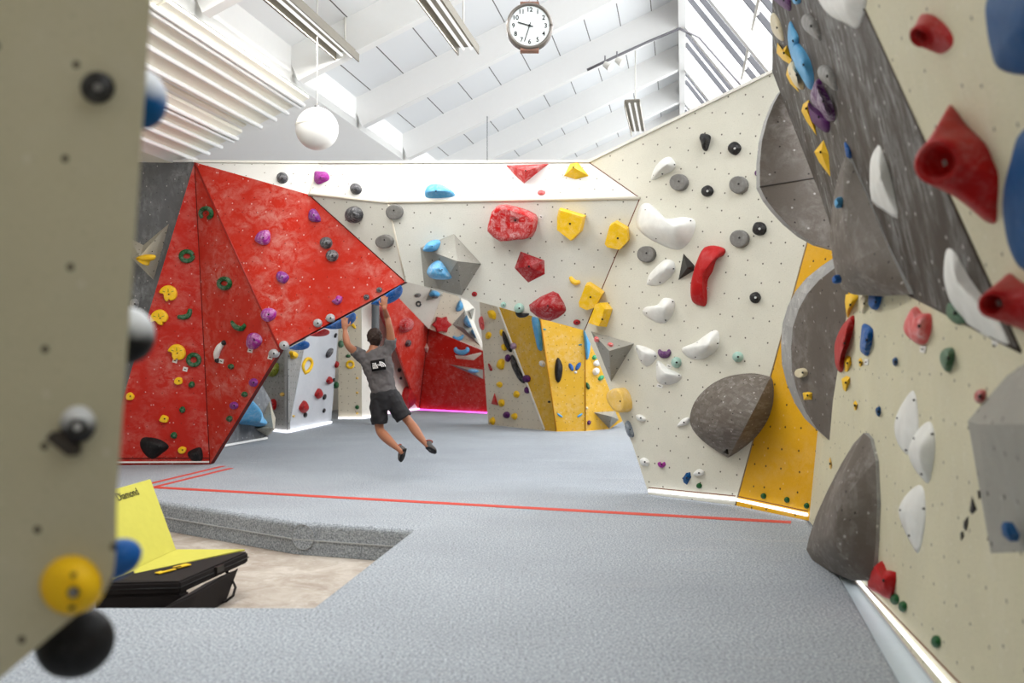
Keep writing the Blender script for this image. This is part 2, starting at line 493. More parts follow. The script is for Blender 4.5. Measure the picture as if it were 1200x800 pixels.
# --- red prow on the left
W = thing('climbing_wall', (A2.x, A2.y, 0), 'tall red chalk-smeared overhanging climbing wall on the left, rising to a point', 'climbing wall')
panel(W, [T, A1 + (T - A1) * 0.0, A2], m_redlow, WL['A'], edge=m_plyred)
panel(W, [T, A2, S2], m_red, WL['B'], edge=m_plyred)
panel(W, [T, S2, S1, c3], m_red, WL['C'], edge=m_plyred)
rail(W, [WL['A'].R(130, 541.5, 0.02), WL['A'].R(245, 541, 0.02)], plain('white_base_trim', (235, 225, 222), 0.4), 0.02, 0.022, 'base_trim')
rail(W, [WL['A'].R(130, 537, 0.005), WL['A'].R(245, 536.5, 0.005)], m_plyred, 0.012, 0.012, 'base_joint')
WA_slate = thing('climbing_wall', G(150, 530), 'dark slate chalky climbing wall seen between the foreground panel and the red wall', 'climbing wall')
sl0 = T + Vector((0, 0.12, -0.01))
WL['S'] = Plane(sl0, P(120, 190, 13.3), P(150, 530, 13.6))
sfl = lambda p: p - WL['S'].v * (p.z / WL['S'].v.z)
panel(WA_slate, [WL['S'].R(231, 189), WL['S'].R(60, 189), sfl(WL['S'].R(60, 505)), sfl(WL['S'].R(175, 505))], m_greyW, WL['S'])
rail(WA_slate, [WL['S'].R(60, 188.5, 0.02), WL['S'].R(228, 188.5, 0.02)], m_white, 0.04, 0.03, 'top_trim')

# --- pale wall with the bridge
W2 = thing('climbing_wall', (dA.x, dA.y, 0), 'big pale beige climbing wall bridging over a passage, with a yellow strip at its right', 'climbing wall')
panel(W2, [T, c3, u374], m_beigeU, WL['U1'])
panel(W2, [u374, c3, c4, u470], m_beigeU, WL['U2'])
panel(W2, [u470, c4, c5, d690], m_beigeU, WL['U3'])
panel(W2, [c3, S1, c4], m_beigeM, WL['M1'])
panel(W2, [c4, S1, d685, c5], m_beigeM, WL['M'])
dT = D.R(1015, 31)
panel(W2, [D.R(x, y) for x, y in ((690, 190), (750, 232), (685, 387), (702, 425), (722, 476), (741, 520), (758, 572), (760, 579), (862, 592), (1015, 31))], m_beige, D, edge=m_ply)
L0, R0 = G(862, 592), G(948, 610)
WL['E'] = Plane(L0, R0, dT)
R1, R2 = WL['E'].R(958, 507), WL['E'].R(1000, 330)
print('E on F', Fp.h(R1), Fp.h(R2))
panel(W2, [L0, dT, R2, R1, R0], m_yellow, WL['E'])
# thin crease lines of the panel joints
def joint(parent, a, b, mat=None, r=0.006):
    return tube_obj('panel_joint', [a, b], r, mat or m_ply, parent, 6)
joint(W2, d690, c5); joint(W2, c5, d685)
m_bj = plain('cream_joint_trim', (214, 206, 190), 0.5)
joint(W2, c3, c4, m_bj, 0.018); joint(W2, c4, c5, m_bj, 0.02); joint(W2, c4, S1, m_bj, 0.012); joint(W2, u374, c3, m_bj, 0.01); joint(W2, u470, c4, m_bj, 0.01)
joint(W2, L0, dT, plain('tan_joint', (150, 128, 96), 0.6), 0.008)
joint(W, T, A2, m_plyred, 0.007); joint(W, T, S2, plain('red_joint_trim', (150, 36, 28), 0.5), 0.014); joint(W, c3, S1, m_plyred, 0.007)
rail(W2, [D.R(760, 574.5, 0.03), D.R(862, 585, 0.03), WL['E'].R(946, 603, 0.03)], m_led, 0.02, 0.026)
joint(W2, D.R(760, 571), D.R(862, 581), m_ply, 0.005); joint(W2, WL['E'].R(863, 581), WL['E'].R(947, 599), m_ply, 0.005)
rail(W2, [D.R(690, 189.5, 0.0), D.R(905, 84, 0.0), D.R(1015, 30)], m_offwhite, 0.04, 0.03, 'top_trim')
rail(W2, [T + Z * 0.01, u374 + Z * 0.01, u470 + Z * 0.01, d690 + Z * 0.01], m_offwhite, 0.05, 0.03, 'top_trim')

# --- right wall
W3 = thing('climbing_wall', (f1.x, f1.y, 0), 'climbing wall along the right side with beige lower face and a dark grey overhanging band', 'climbing wall')
nearF = f0 + fdir * 8.5
panel(W3, [f0, R1, R2, Fp.R(1010, 300), p1, p2, Vector((nearF.x, nearF.y, p2.z)), nearF], m_beigeR, Fp, edge=m_ply)
g4 = Gp.R(905, 0); gtop = Gp.R(905, -12); gtopR = Gp.R(1003, -12)
panel(W3, [p1, Gp.R(1010, 314), Gp.R(985, 300), Gp.R(960, 225), Gp.R(918, 118), Gp.R(905, 84), gtop, gtopR, p2], m_grey, Gp)
hT = WL['H'].R(1003, -12)
hn = p2 + fdir * 2.2
panel(W3, [p2, gtopR, Vector(gtopR) + fdir * 3.6, Vector(p2) + fdir * 2.6], m_beigeR, WL['H'])
joint(W3, p2, gtopR, plain('dark_joint', (60, 50, 42), 0.6), 0.008)
joint(W3, p1, p2, plain('dark_joint', (60, 50, 42), 0.6), 0.007)
kz = Z * 0.0
led0 = Fp.R(1003, 677, 0.02); led1 = Fp.R(1109, 800, 0.02)
ld = (led1 - led0).normalized()
rail(W3, [led0, led0 + ld * 5.2], m_led, 0.014, 0.013)
k0 = Fp.R(1018, 690, 0.002); k1 = Fp.R(1124, 800, 0.002); kd = (k1 - k0).normalized()
joint(W3, k0 - kd * 0.1, k0 + kd * 5.0, m_ply, 0.004)

# --- near panel on the left, blurred, its lower corner rounded off
LP = WL['L']
corner = [(137, 585), (136.5, 640), (133, 672), (124, 692), (108, 706), (80, 728), (0, 795), (-160, 930)]
fr = [LP.R(x, y) for x, y in [(-500, 930)] + corner[::-1] + [(178, -6), (186, -130), (-500, -130)]]
W4 = thing('climbing_wall', (-1.2, 2.0, 1.0), 'shaded beige climbing panel with rounded lower corner filling the left foreground', 'climbing wall')
prism_obj('panel', fr, Vector((-0.9, 1.2, 0.06)) * 0.03, [m_left, m_ply], W4, LP, side=1)
back = [Vector(p) + Vector((-0.027, 0.036, 0.002)) for p in fr]
prism_obj('side_panel', back, Vector((-0.75, 1.1, 0.25)), [m_left, m_left], W4, LP, side=1)

# ================================================================ BACK OF THE HALL (seen under the bridge)
def vplane(pa, pb, key):
    a, b = G(*pa), G(*pb)
    WL[key] = Plane(a, b, a + Z); return WL[key]
def zoneW(keys_px, key, mat, parent, t=0.06):
    pl = WL[key]
    return panel(parent, [pl.R(x, y) for x, y in keys_px], mat, pl, t, edge=mat)
vplane((262, 524), (313, 514), 'K0'); vplane((318, 505), (337, 507), 'K1'); vplane((337, 507), (388, 496), 'K2')
vplane((397, 490.5), (424, 490.5), 'K3'); vplane((424, 490.5), (436, 489), 'K3b'); vplane((436, 487), (491, 480), 'K4')
vplane((491, 480), (570, 484), 'R2')
WL['R1'] = Plane(WL['R2'].R(491, 480), WL['R2'].R(502, 385), P(462, 345, 22.6))
vplane((572, 497), (638, 504), 'N')
vplane((638, 504), (652, 505.5), 'Y0'); vplane((652, 505.5), (686, 505), 'Y2'); vplane((686, 505), (714, 502.5), 'Y3')
K0 = thing('climbing_wall', G(290, 518), 'low dark grey climbing wall behind the lower edge of the red prow', 'climbing wall')
zoneW([(240, 528), (313, 514), (323, 500), (318, 470), (290, 420), (240, 430)], 'K0', m_greyW, K0)
rail(K0, [WL['K0'].R(240, 526, 0.03), WL['K0'].R(313, 513, 0.03)], m_white, 0.03, 0.035)
K1 = thing('climbing_wall', G(350, 503), 'light grey climbing wall with red teardrop holds seen under the red overhang', 'climbing wall')
zoneW([(300, 502), (337, 507), (337, 330), (300, 330)], 'K1', m_dotgrey, K1)
zoneW([(337, 507), (358, 400), (372, 330), (337, 330)], 'K2', m_dotgrey, K1)
zoneW([(338, 507), (388, 496), (396, 392), (398, 320), (372, 330), (358, 400)], 'K2', m_lightgrey, K1)
rail(K1, [WL['K1'].R(318, 503.5, 0.05), WL['K1'].R(337, 505.5, 0.05), WL['K2'].R(388, 494.5, 0.05)], m_led, 0.04, 0.04)
joint(K1, WL['K1'].R(337, 505), WL['K1'].R(337, 340), plain('grey_joint', (110, 110, 110), 0.5), 0.015)
K3 = thing('climbing_wall', G(410, 490), 'narrow beige climbing wall with tiny yellow holds behind the climber', 'climbing wall')
zoneW([(396.5, 490.5), (424, 490.5), (424, 330), (396.5, 330)], 'K3', m_beigeB, K3)
zoneW([(424, 490.5), (436, 489), (436, 330), (424, 330)], 'K3b', m_whitewall, K3)
rail(K3, [WL['K3'].R(396.5, 489.5, 0.05), WL['K3'].R(424, 489.5, 0.05), WL['K3b'].R(436, 488, 0.05)], m_led, 0.04, 0.04)
duct = WL['K3b'].R(440, 340, 0.5)
o = tube_obj('duct_pipe', [P(440, 325, 20.5), Vector((P(440, 402, 20.5).x, 20.5, 0))], 0.085, plain('grey_duct_paint', (92, 94, 96), 0.5, 0.3), None, 20)
tag(o, 'vertical grey metal duct pipe behind the climber', 'pipe')
K4 = thing('climbing_wall', G(470, 482), 'white climbing wall leaning behind the climber with red holds', 'climbing wall')
zoneW([(436, 487), (491, 480), (462, 392), (456, 330), (436, 330)], 'K4', m_whitewall, K4)
rail(K4, [WL['K4'].R(436, 486, 0.05), WL['K4'].R(491, 479, 0.05)], emis('pale_pink_led', (245, 200, 240), 2.0), 0.04, 0.04)
RB = thing('climbing_wall', G(530, 482), 'red climbing wall at the far end of the passage over magenta light', 'climbing wall')
zoneW([(450, 345), (464, 345.5), (502, 385), (491, 480), (458, 388)], 'R1', m_red, RB)
zoneW([(502, 385), (565, 411), (585, 420), (585, 485), (491, 480)], 'R2', m_redlow, RB)
joint(RB, WL['R2'].R(502, 385), WL['R2'].R(491, 480), m_plyred, 0.02)
rail(RB, [WL['R2'].R(491, 480, 0.05), WL['R2'].R(585, 484.5, 0.05)], m_ledpink, 0.05, 0.05)
rail(RB, [WL['R2'].R(491, 483, 0.3), WL['R2'].R(585, 487.5, 0.3)], plain('white_kick_rail', (210, 205, 225), 0.5), 0.04, 0.04, 'kick_rail')
vplane((500, 480.4), (560, 481), 'K5')
K5 = thing('climbing_wall', WL['K5'].R(520, 360, 0.1), 'pale upper wall panel above the far red wall', 'climbing wall')
WL['K5'].o += WL['K5'].n * 0.5
WL['K6'] = Plane(WL['K5'].R(520, 344), WL['K5'].R(503, 385), WL['K5'].R(565, 405) + Vector((0.2, 0.6, 0)))
zoneW([(455, 352), (464, 346), (503, 385), (524, 330), (470, 320)], 'K5', m_whitewall, K5, 0.4)
zoneW([(503, 385), (565, 409), (566, 405), (538, 349), (524, 330)], 'K6', m_beigeB, K5, 0.4)
NB = thing('climbing_wall', G(640, 503), 'mustard yellow and beige free-standing climbing wall at the back of the passage', 'climbing wall')
zoneW([(572, 497), (638, 504), (584, 361), (575, 320), (560, 325), (562, 356)], 'N', m_beigeB, NB)
Y0p = WL['Y0']
WL['Y1'] = Plane(WL['N'].R(584, 361), WL['N'].R(638, 504), WL['Y2'].R(652, 505.5))
zoneW([(638, 504), (652, 505.5), (634, 374), (628, 335), (572, 330), (584, 361)], 'Y1', m_yellowB, NB)
zoneW([(652, 505.5), (686, 505), (686, 335), (628, 335), (634, 374)], 'Y2', m_yellowB, NB)
zoneW([(686, 505), (714, 502.5), (735, 490), (735, 335), (686, 335)], 'Y3', m_yellowB, NB)
joint(NB, WL['Y2'].R(652, 505, 0.01), WL['Y2'].R(634, 375, 0.01), plain('amber_joint', (190, 130, 20), 0.5), 0.015)
joint(NB, WL['N'].R(638, 503, 0.01), WL['N'].R(583, 358, 0.01), m_offwhite, 0.02)
joint(NB, WL['Y2'].R(686, 505, 0.01), WL['Y2'].R(686, 370, 0.01), plain('amber_joint', (190, 130, 20), 0.5), 0.012)
rail(NB, [WL['N'].R(572, 498, 0.03), WL['N'].R(638, 505, 0.03), WL['Y2'].R(652, 506.5, 0.03), WL['Y2'].R(686, 506, 0.03), WL['Y3'].R(712, 503.5, 0.03)], m_offwhite, 0.03, 0.03, 'base_trim')

# ================================================================ ROOF
TH = math.atan(0.182)
sd = Vector((math.sin(TH), math.cos(TH), 0)); rd = Vector((math.cos(TH), -math.sin(TH), 0))
SL = 0.435; TE = -4.9; ZE = 5.0
def RF(s, t, up=0.0): return sd * s + rd * t + Z * (ZE + SL * (t - TE) + up)
def st(p): return p.dot(sd), p.dot(rd)
S0, S9 = -2.0, 26.5
WL['RF'] = Plane(RF(0, TE), RF(1, TE), RF(0, 0))
H_ = 0.46
nt = NT('white_roof_boards'); uvn = nt.N('ShaderNodeUVMap').outputs[0]
sx = nt.N('ShaderNodeSeparateXYZ'); nt.L(uvn, sx.inputs[0])
fr_ = nt.math('FRACT', nt.math('DIVIDE', sx.outputs[0], 0.52))
ln = nt.ramp(fr_, 0.030, 0.024)
bsdf(nt, nt.mix(ln, lin((232, 234, 235)), lin((96, 92, 90))), 0.6, 0.2); m_boards = nt.m
ceil = thing('ceiling', RF(12, TE), None, None); ceil['kind'] = 'structure'
def quad(name, pts, vec, mat, uvst=False, parent=None):
    bm = bmesh.new(); add_poly_prism(bm, pts, vec)
    bmesh.ops.recalc_face_normals(bm, faces=bm.faces)
    uvl = bm.loops.layers.uv.verify()
    for f in bm.faces:
        for l in f.loops:
            s_, t_ = st(l.vert.co); l[uvl].uv = (t_, s_)
    return mesh_obj(name, bm, mat, parent)
quad('roof_boards', [RF(S0, TE, H_), RF(S9, TE, H_), RF(S9, 0.05, H_), RF(S0, 0.05, H_)], Z * 0.12, m_boards, parent=ceil)
quad('side_lining', [RF(S0, -6.85) * 1.0, RF(S9, -6.85) * 1.0, sd * S9 + rd * -9.4 + Z * 4.4, sd * S0 + rd * -9.4 + Z * 4.4], Z * 0.1, m_tan, parent=ceil)
quad('aisle_lining', [RF(S0, TE, 0.0), RF(S9, TE, 0.0), RF(S9, -6.85, 0.0), RF(S0, -6.85, 0.0)], Z * 0.12, m_soffit, parent=ceil)
quad('fascia_board', [RF(S0, TE, 0.0), RF(S9, TE, 0.0), RF(S9, TE, H_), RF(S0, TE, H_)], -rd * 0.1, m_white, parent=ceil)
BS = [3.0 + 2.37 * i for i in range(10)]
sb0 = st(P(355, 98, 10)); s_a = st(topY(355, 98, 5.0))[0]; print('beam s', s_a, 't', st(topY(355, 98, 5.0))[1], st(topY(475, 190, 5.0)))
BS = [s_a + 2.42 * i for i in range(-5, 7)]
for i, s in enumerate(BS):
    if s < S0: continue
    o = bar_obj('roof_beam', RF(s, TE, H_ / 2), RF(s, 0.0, H_ / 2), 0.16, H_, m_white, ceil, up=WL['RF'].n)
# ridge and glazed side falling to the right
def SK(s, k, up=0.0): return sd * s + rd * k + Z * (ZE + SL * (-TE) + H_ - 1.33 * k + up)
bar_obj('ridge_beam', RF(S0, 0.0, 0.2), RF(S9, 0.0, 0.2), 0.12, 0.55, m_white, ceil)
KB = 3.1
sky = thing('window_1', SK(12, 1.5), None, None); sky['kind'] = 'structure'
nt = NT('clear_roof_glass')
tr = nt.N('ShaderNodeBsdfTransparent'); gl = nt.N('ShaderNodeBsdfGlossy'); gl.inputs['Roughness'].default_value = 0.05
mx = nt.N('ShaderNodeMixShader'); mx.inputs[0].default_value = 0.06
nt.L(tr.outputs[0], mx.inputs[1]); nt.L(gl.outputs[0], mx.inputs[2]); nt.L(mx.outputs[0], nt.out.inputs[0]); m_glass = nt.m
quad('glass_pane', [SK(S0, 0.06), SK(S9, 0.06), SK(S9, KB), SK(S0, KB)], (rd * 1.33 + Z).normalized() * 0.01, m_glass, parent=sky)
kn = (rd * 1.33 + Z).normalized()
s = S0 + 0.2; i = 0
while s < S9:
    bar_obj('glazing_bar', SK(s, 0.1) - kn * 0.05, SK(s, KB) - kn * 0.045, 0.035, 0.08, m_bar, sky, up=kn)
    s += 0.62; i += 1
for s in BS:
    if s > S0: bar_obj('rafter', SK(s, 0.05) - kn * 0.15, SK(s, KB) - kn * 0.15, 0.16, 0.26, m_white, sky, up=kn)
for k in (1.05, 2.1):
    bar_obj('purlin', SK(S0, k) - kn * 0.07, SK(S9, k) - kn * 0.07, 0.05, 0.05, m_offwhite, sky, up=kn)
# outer walls of the hall
zb = 4.0
wr = SK(0, KB)
def wall(name, a, b, z0, z1, mat, th=0.15):
    n = (b - a).cross(Z).normalized() * th
    bm = bmesh.new(); add_poly_prism(bm, [Vector((a.x, a.y, z0)), Vector((b.x, b.y, z0)), Vector((b.x, b.y, z1)), Vector((a.x, a.y, z1))], n)
    bmesh.ops.recalc_face_normals(bm, faces=bm.faces); set_uv(bm)
    return struct(mesh_obj(name, bm, mat))
tl = lambda s, t: sd * s + rd * t
wall('wall_left', tl(S9, -9.4), tl(S0, -9.4), -0.35, 4.5, m_offwhite)
wall('wall_right', tl(S0, KB), tl(S9, KB), -0.35, wr.z, m_offwhite)
def gable(name, s, off):
    pr = [tl(s, -9.4) - Z * 0.35, tl(s, KB) - Z * 0.35, SK(s, KB), SK(s, 0), RF(s, -6.85, 0.0) + Z * 0.3, tl(s, -9.4) + Z * 4.5]
    bm = bmesh.new(); add_poly_prism(bm, pr, sd * off); bmesh.ops.recalc_face_normals(bm, faces=bm.faces); set_uv(bm)
    return struct(mesh_obj(name, bm, m_offwhite))
gable('wall_back', S9, 0.15)
fw = gable('wall_front', S0, -0.15); fw.data.materials[0] = plain('pale_bounce_paint', (222, 214, 198), 0.8, 0.1)  # unseen wall behind the camera, tone chosen for bounce onto the left panel

# ================================================================ CEILING FITTINGS
rfp = WL['RF']
def rst(px, py, h=0.0): return st(rfp.R(px, py, h))
def radiant(cornersT, s0, s1, npipe, label, ts):
    t0, t1 = cornersT
    th = thing('radiant_heating_panel', RF((s0 + s1) / 2, (t0 + t1) / 2, -0.05), label, 'ceiling heater', 'radiant heating panels under the aisle lining')
    smid = s0 + (s1 - s0) * 0.62
    for a, b in ((s0, smid - 0.02), (smid + 0.02, s1)):
        pts = [RF(a, t0, -0.05), RF(b, t0, -0.05), RF(b, t1, -0.05), RF(a, t1, -0.05)]
        quad('panel', pts, Z * 0.04, m_tan, parent=th)
    for t in ts:
        bm = bmesh.new(); add_tube(bm, [RF(s0, t, -0.075), RF(s1 + 0.06, t, -0.075)], 0.03, 8)
        bmesh.ops.recalc_face_normals(bm, faces=bm.faces)
        mesh_obj('pipe', bm, m_white, th, True)
    return th
a0 = rst(353, 115); a1 = rst(304, 143)
b0 = rst(277, 156); b1 = rst(227, 181)
print('radiant', a0, a1, b0, b1)
sE = (a0[0] + b1[0]) / 2
lerp = lambda a, b, f: a + (b - a) * f
radiant((a0[1] + 0.1, a1[1] - 0.05), 2.5, sE, 6, 'ribbed white radiant heating panel under the roof, nearest the clock', [lerp(a0[1], a1[1], f) for f in (0, 0.09, 0.36, 0.64, 0.97)])
radiant((b0[1] + 0.1, b1[1] - 0.05), 2.5, sE, 6, 'ribbed white radiant heating panel under the roof, just above the red wall', [lerp(b0[1], b1[1], f) for f in (0, 0.1, 0.38, 0.68, 0.98)])
pm = quad('ceiling_panel', [RF(2.5, a1[1] - 0.12, -0.03), RF(sE - 0.1, a1[1] - 0.12, -0.03), RF(sE - 0.1, b0[1] + 0.16, -0.03), RF(2.5, b0[1] + 0.16, -0.03)], Z * 0.025, m_tan)
tag(pm, 'flat cream ceiling panel between the two ribbed heating panels', 'ceiling panel')

# fluorescent troughs hanging along the hall; long ones stretched out of view for fill
m_trough = plain('grey_brown_reflector', (138, 132, 120), 0.5, 0.4)
def trough(pend, Yend, L, label, rods):
    e = P(pend[0], pend[1], Yend)
    th = thing('fluorescent_light', e - sd * L / 2, label, 'ceiling light', 'fluorescent troughs hung along the hall')
    a, b = e - sd * L, e
    bm = bmesh.new()
    for sgn in (-1, 1):
        add_bar(bm, a + rd * sgn * 0.13 - Z * 0.03, b + rd * sgn * 0.13 - Z * 0.03, 0.015, 0.10)
    add_bar(bm, a + Z * 0.03, b + Z * 0.03, 0.26, 0.02)
    bmesh.ops.recalc_face_normals(bm, faces=bm.faces)
    mesh_obj('reflector', bm, m_trough, th)
    bm = bmesh.new()
    for sgn in (-0.5, 0.5): add_tube(bm, [a + rd * sgn * 0.1 + sd * 0.05 - Z * 0.02, b + rd * sgn * 0.1 - sd * 0.05 - Z * 0.02], 0.018, 8)
    bmesh.ops.recalc_face_normals(bm, faces=bm.faces)
    mesh_obj('tube_lamp', bm, emis('fluorescent_tube', (250, 250, 246), 0.85), th, True)
    for f in rods:
        q = a + (b - a) * f
        s_, t_ = st(q)
        up = RF(s_, t_, H_)
        tube_obj('hanging_rod', [q + Z * 0.04, Vector((q.x, q.y, up.z))], 0.012, m_offwhite, th, 8)
    li = bpy.data.lights.new('tube_fill', 'AREA'); li.shape = 'RECTANGLE'; li.size = 0.2; li.size_y = L * 0.95; li.energy = TUBE_W * L / 3.2; li.color = (1.0, 0.985, 0.95)  # area lamp added under the tubes to brighten walls and floor
    lo = bpy.data.objects.new('tube_fill', li); COL.objects.link(lo)
    lo.parent = th; lo.matrix_parent_inverse = Matrix(); lo.location = -Z * 0.06 ; lo.rotation_euler = (0, 0, -TH)
trough((409, 66), 11.9, TUBE_L, 'long hanging fluorescent trough above the white globe lamp', (0.45, 0.98))
trough((549, 57), 11.7, TUBE_L, 'long hanging fluorescent trough just left of the clock', (0.45, 0.96))
trough((748, 155), 18.5, 2.3, 'short twin fluorescent trough peeping over the pale wall near the ridge', (0.5,))

# globe lamp
gc = P(371.5, 151, 11.0); gr = 0.25
th = thing('globe_lamp', gc, 'large white globe lamp hanging over the red wall', 'pendant lamp')
bm = bmesh.new(); add_ell(bm, gc, Vector((gr, 0, 0)), Vector((0, gr, 0)), Vector((0, 0, gr)), 40, 24)
bmesh.ops.recalc_face_normals(bm, faces=bm.faces)
mesh_obj('globe', bm, plain('opal_glass', (220, 219, 216), 0.35, 0.5, var=0.005), th, True)
bm = bmesh.new(); add_cyl(bm, gc + Z * 0.028, Z, gr * 1.012, 0.014, 40)
bmesh.ops.recalc_face_normals(bm, faces=bm.faces); mesh_obj('rim', bm, m_offwhite, th)
bm = bmesh.new(); add_cyl(bm, gc + Z * (gr - 0.01), Z, 0.03, 0.035, 16)
bmesh.ops.recalc_face_normals(bm, faces=bm.faces); mesh_obj('cap', bm, m_steel, th)
s_, t_ = st(gc)
tube_obj('cord', [gc + Z * gr, Vector((gc.x, gc.y, RF(s_, t_, H_).z))], 0.006, m_offwhite, th, 6)

# clock
cc = P(620.5, 32, 9.2)
th = thing('wall_clock', cc, 'round station clock with white dial showing nine thirty-three, hanging under the roof', 'clock')
u = Vector((1, 0, 0)); v = Z; n = Vector((0, -1, 0))
bm = bmesh.new(); add_cyl(bm, cc - n * 0.05, n, 0.228, 0.085, 48)
bmesh.ops.recalc_face_normals(bm, faces=bm.faces); mesh_obj('case', bm, plain('dark_bronze', (74, 62, 56), 0.35, 0.5, 0.4), th)
bm = bmesh.new(); add_tube(bm, [cc + n * 0.04 + (u * math.cos(a) + v * math.sin(a)) * 0.212 for a in [2 * math.pi * i / 48 for i in range(49)]], 0.018, 8)
bmesh.ops.recalc_face_normals(bm, faces=bm.faces); mesh_obj('bezel', bm, plain('grey_metal_bezel', (130, 124, 118), 0.3, 0.5, 0.6), th, True)
bm = bmesh.new(); add_cyl(bm, cc + n * 0.03, n, 0.204, 0.012, 48)
bmesh.ops.recalc_face_normals(bm, faces=bm.faces); mesh_obj('dial', bm, plain('white_dial', (226, 232, 232), 0.4, 0.3, var=0.0), th)
m_ink = plain('black_ink', (26, 26, 26), 0.5, 0.2)
bm = bmesh.new()
for k in range(1, 13):
    a = math.pi / 2 - k * math.pi / 6
    place_text(bm, str(k), 0.062, cc + n * 0.0435 + (u * math.cos(a) + v * math.sin(a)) * 0.158, u, v, bold=0.0012)
for k in range(60):
    a = k * math.pi / 30; d_ = u * math.cos(a) + v * math.sin(a)
    add_bar(bm, cc + n * 0.043 + d_ * 0.193, cc + n * 0.043 + d_ * (0.199 if k % 5 else 0.186), 0.002, 0.001)
mesh_obj('numerals', bm, m_ink, th)
bm = bmesh.new()
for ang, L_, w_ in ((9.55 / 12 * 360, 0.12, 0.010), (33 / 60 * 360, 0.165, 0.007)):
    a = math.pi / 2 - math.radians(ang); d_ = u * math.cos(a) + v * math.sin(a)
    add_bar(bm, cc + n * 0.05 - d_ * 0.035, cc + n * 0.05 + d_ * L_, w_, w_ * 0.5, up=n)
add_cyl(bm, cc + n * 0.045, n, 0.012, 0.01, 16)
bmesh.ops.recalc_face_normals(bm, faces=bm.faces); mesh_obj('hands', bm, m_ink, th)
for sgn in (1, -1):
    bm = bmesh.new(); add_box(bm, cc + Z * sgn * 0.222 - n * 0.01, u * 0.092, n * 0.05, Z * 0.018)
    bmesh.ops.recalc_face_normals(bm, faces=bm.faces); mesh_obj('mount_bracket', bm, plain('rust_brown_metal', (150, 112, 96), 0.5, 0.3), th)
s_, t_ = st(cc)
tube_obj('hanging_rod', [cc + Z * 0.24 - n * 0.01, Vector((cc.x, cc.y + 0.01, RF(s_, t_, H_).z))], 0.008, m_offwhite, th, 8)

# conduit with spot lamps along a beam, then down the glazing
hb = BS[7]
pp = [topY(705, 75, 6.3), ]
dd = WL['RF']
cpts = [rfp.R(688, 82, 0.06), rfp.R(722, 66, 0.06), rfp.R(757, 50, 0.06), rfp.R(796, 33.5, 0.06)]
m_cond = plain('grey_conduit', (120, 118, 122), 0.45, 0.4)
sc_ = st(cpts[-1])[0]
pth = cpts + [SK(sc_, 0.28, -0.35), SK(sc_, 1.0, -0.28), SK(sc_, 2.6, -0.28)]
o = tube_obj('ceiling_conduit', pth, 0.024, m_cond, None, 8); tag(o, 'thin grey cable conduit running up a roof beam and down the skylight', 'pipe')
for q, lab in ((rfp.R(709, 75, 0.2), 'small white spotlight clipped on the roof conduit, left one'), (rfp.R(723, 70, 0.2), 'small white spotlight clipped on the roof conduit, right one')):
    th = thing('spotlight', q, lab, 'spotlight', 'spotlights on the roof conduit')
    bm = bmesh.new(); add_cyl(bm, q, Vector((0.5, -0.4, -0.5)), 0.05, 0.14, 16, 0.065)
    bmesh.ops.recalc_face_normals(bm, faces=bm.faces); mesh_obj('lamp_head', bm, m_offwhite, th)
    tube_obj('lamp_arm', [q, q + Z * 0.14], 0.012, m_cond, th, 8)
q = rfp.R(571, 136, -0.02)
o = tube_obj('hanging_cable', [q, q - Z * 1.4], 0.008, m_cond, None, 6); tag(o, 'thin cable hanging straight down from a roof beam above the bridge', 'cable')
# ================================================================ HOLDS
def catmull(pts, k=4):
    n = len(pts); out = []
    for i in range(n):
        p0, p1_, p2_, p3_ = pts[i - 1], pts[i], pts[(i + 1) % n], pts[(i + 2) % n]
        for j in range(k):
            t = j / k
            out.append(tuple(0.5 * (2 * b + (c - a) * t + (2 * a - 5 * b + 4 * c - d) * t * t + (-a + 3 * b - 3 * c + d) * t ** 3) for a, b, c, d in zip(p0, p1_, p2_, p3_)))
    return out

GROUPS = {}
def finish(o, label, cat, colname, wname, kindword):
    tag(o, label, cat, '%s %s on the %s' % (colname, kindword, WNAME[wname]))

WNAME = dict(A='red prow', B='red prow', C='red prow', U1='pale upper band', U2='pale upper band', U3='pale upper band', M='pale bridge wall', M1='pale bridge wall',
             D='big pale wall', E='yellow strip', E2='yellow strip', F='right beige wall', G='grey overhanging band', H='upper right beige wall', L='foreground panel', S='slate wall',
             K0='low dark wall', K1='light grey wall', K2='light grey wall', K3='narrow beige wall', K3b='narrow beige wall', K4='white wall behind the climber', K5='pale far panel', K6='pale far panel',
             R1='far red wall', R2='far red wall', N='beige back wall', Y1='mustard back wall', Y2='mustard back wall', Y3='mustard back wall')

def bolt(pl, q, r=0.010, mat=None, parent=None, name='bolt'):
    bm = bmesh.new(); add_cyl(bm, q - pl.n * 0.006, pl.n, r, 0.010, 6)
    bmesh.ops.recalc_face_normals(bm, faces=bm.faces)
    return mesh_obj(name, bm, mat or m_boltdark, parent)

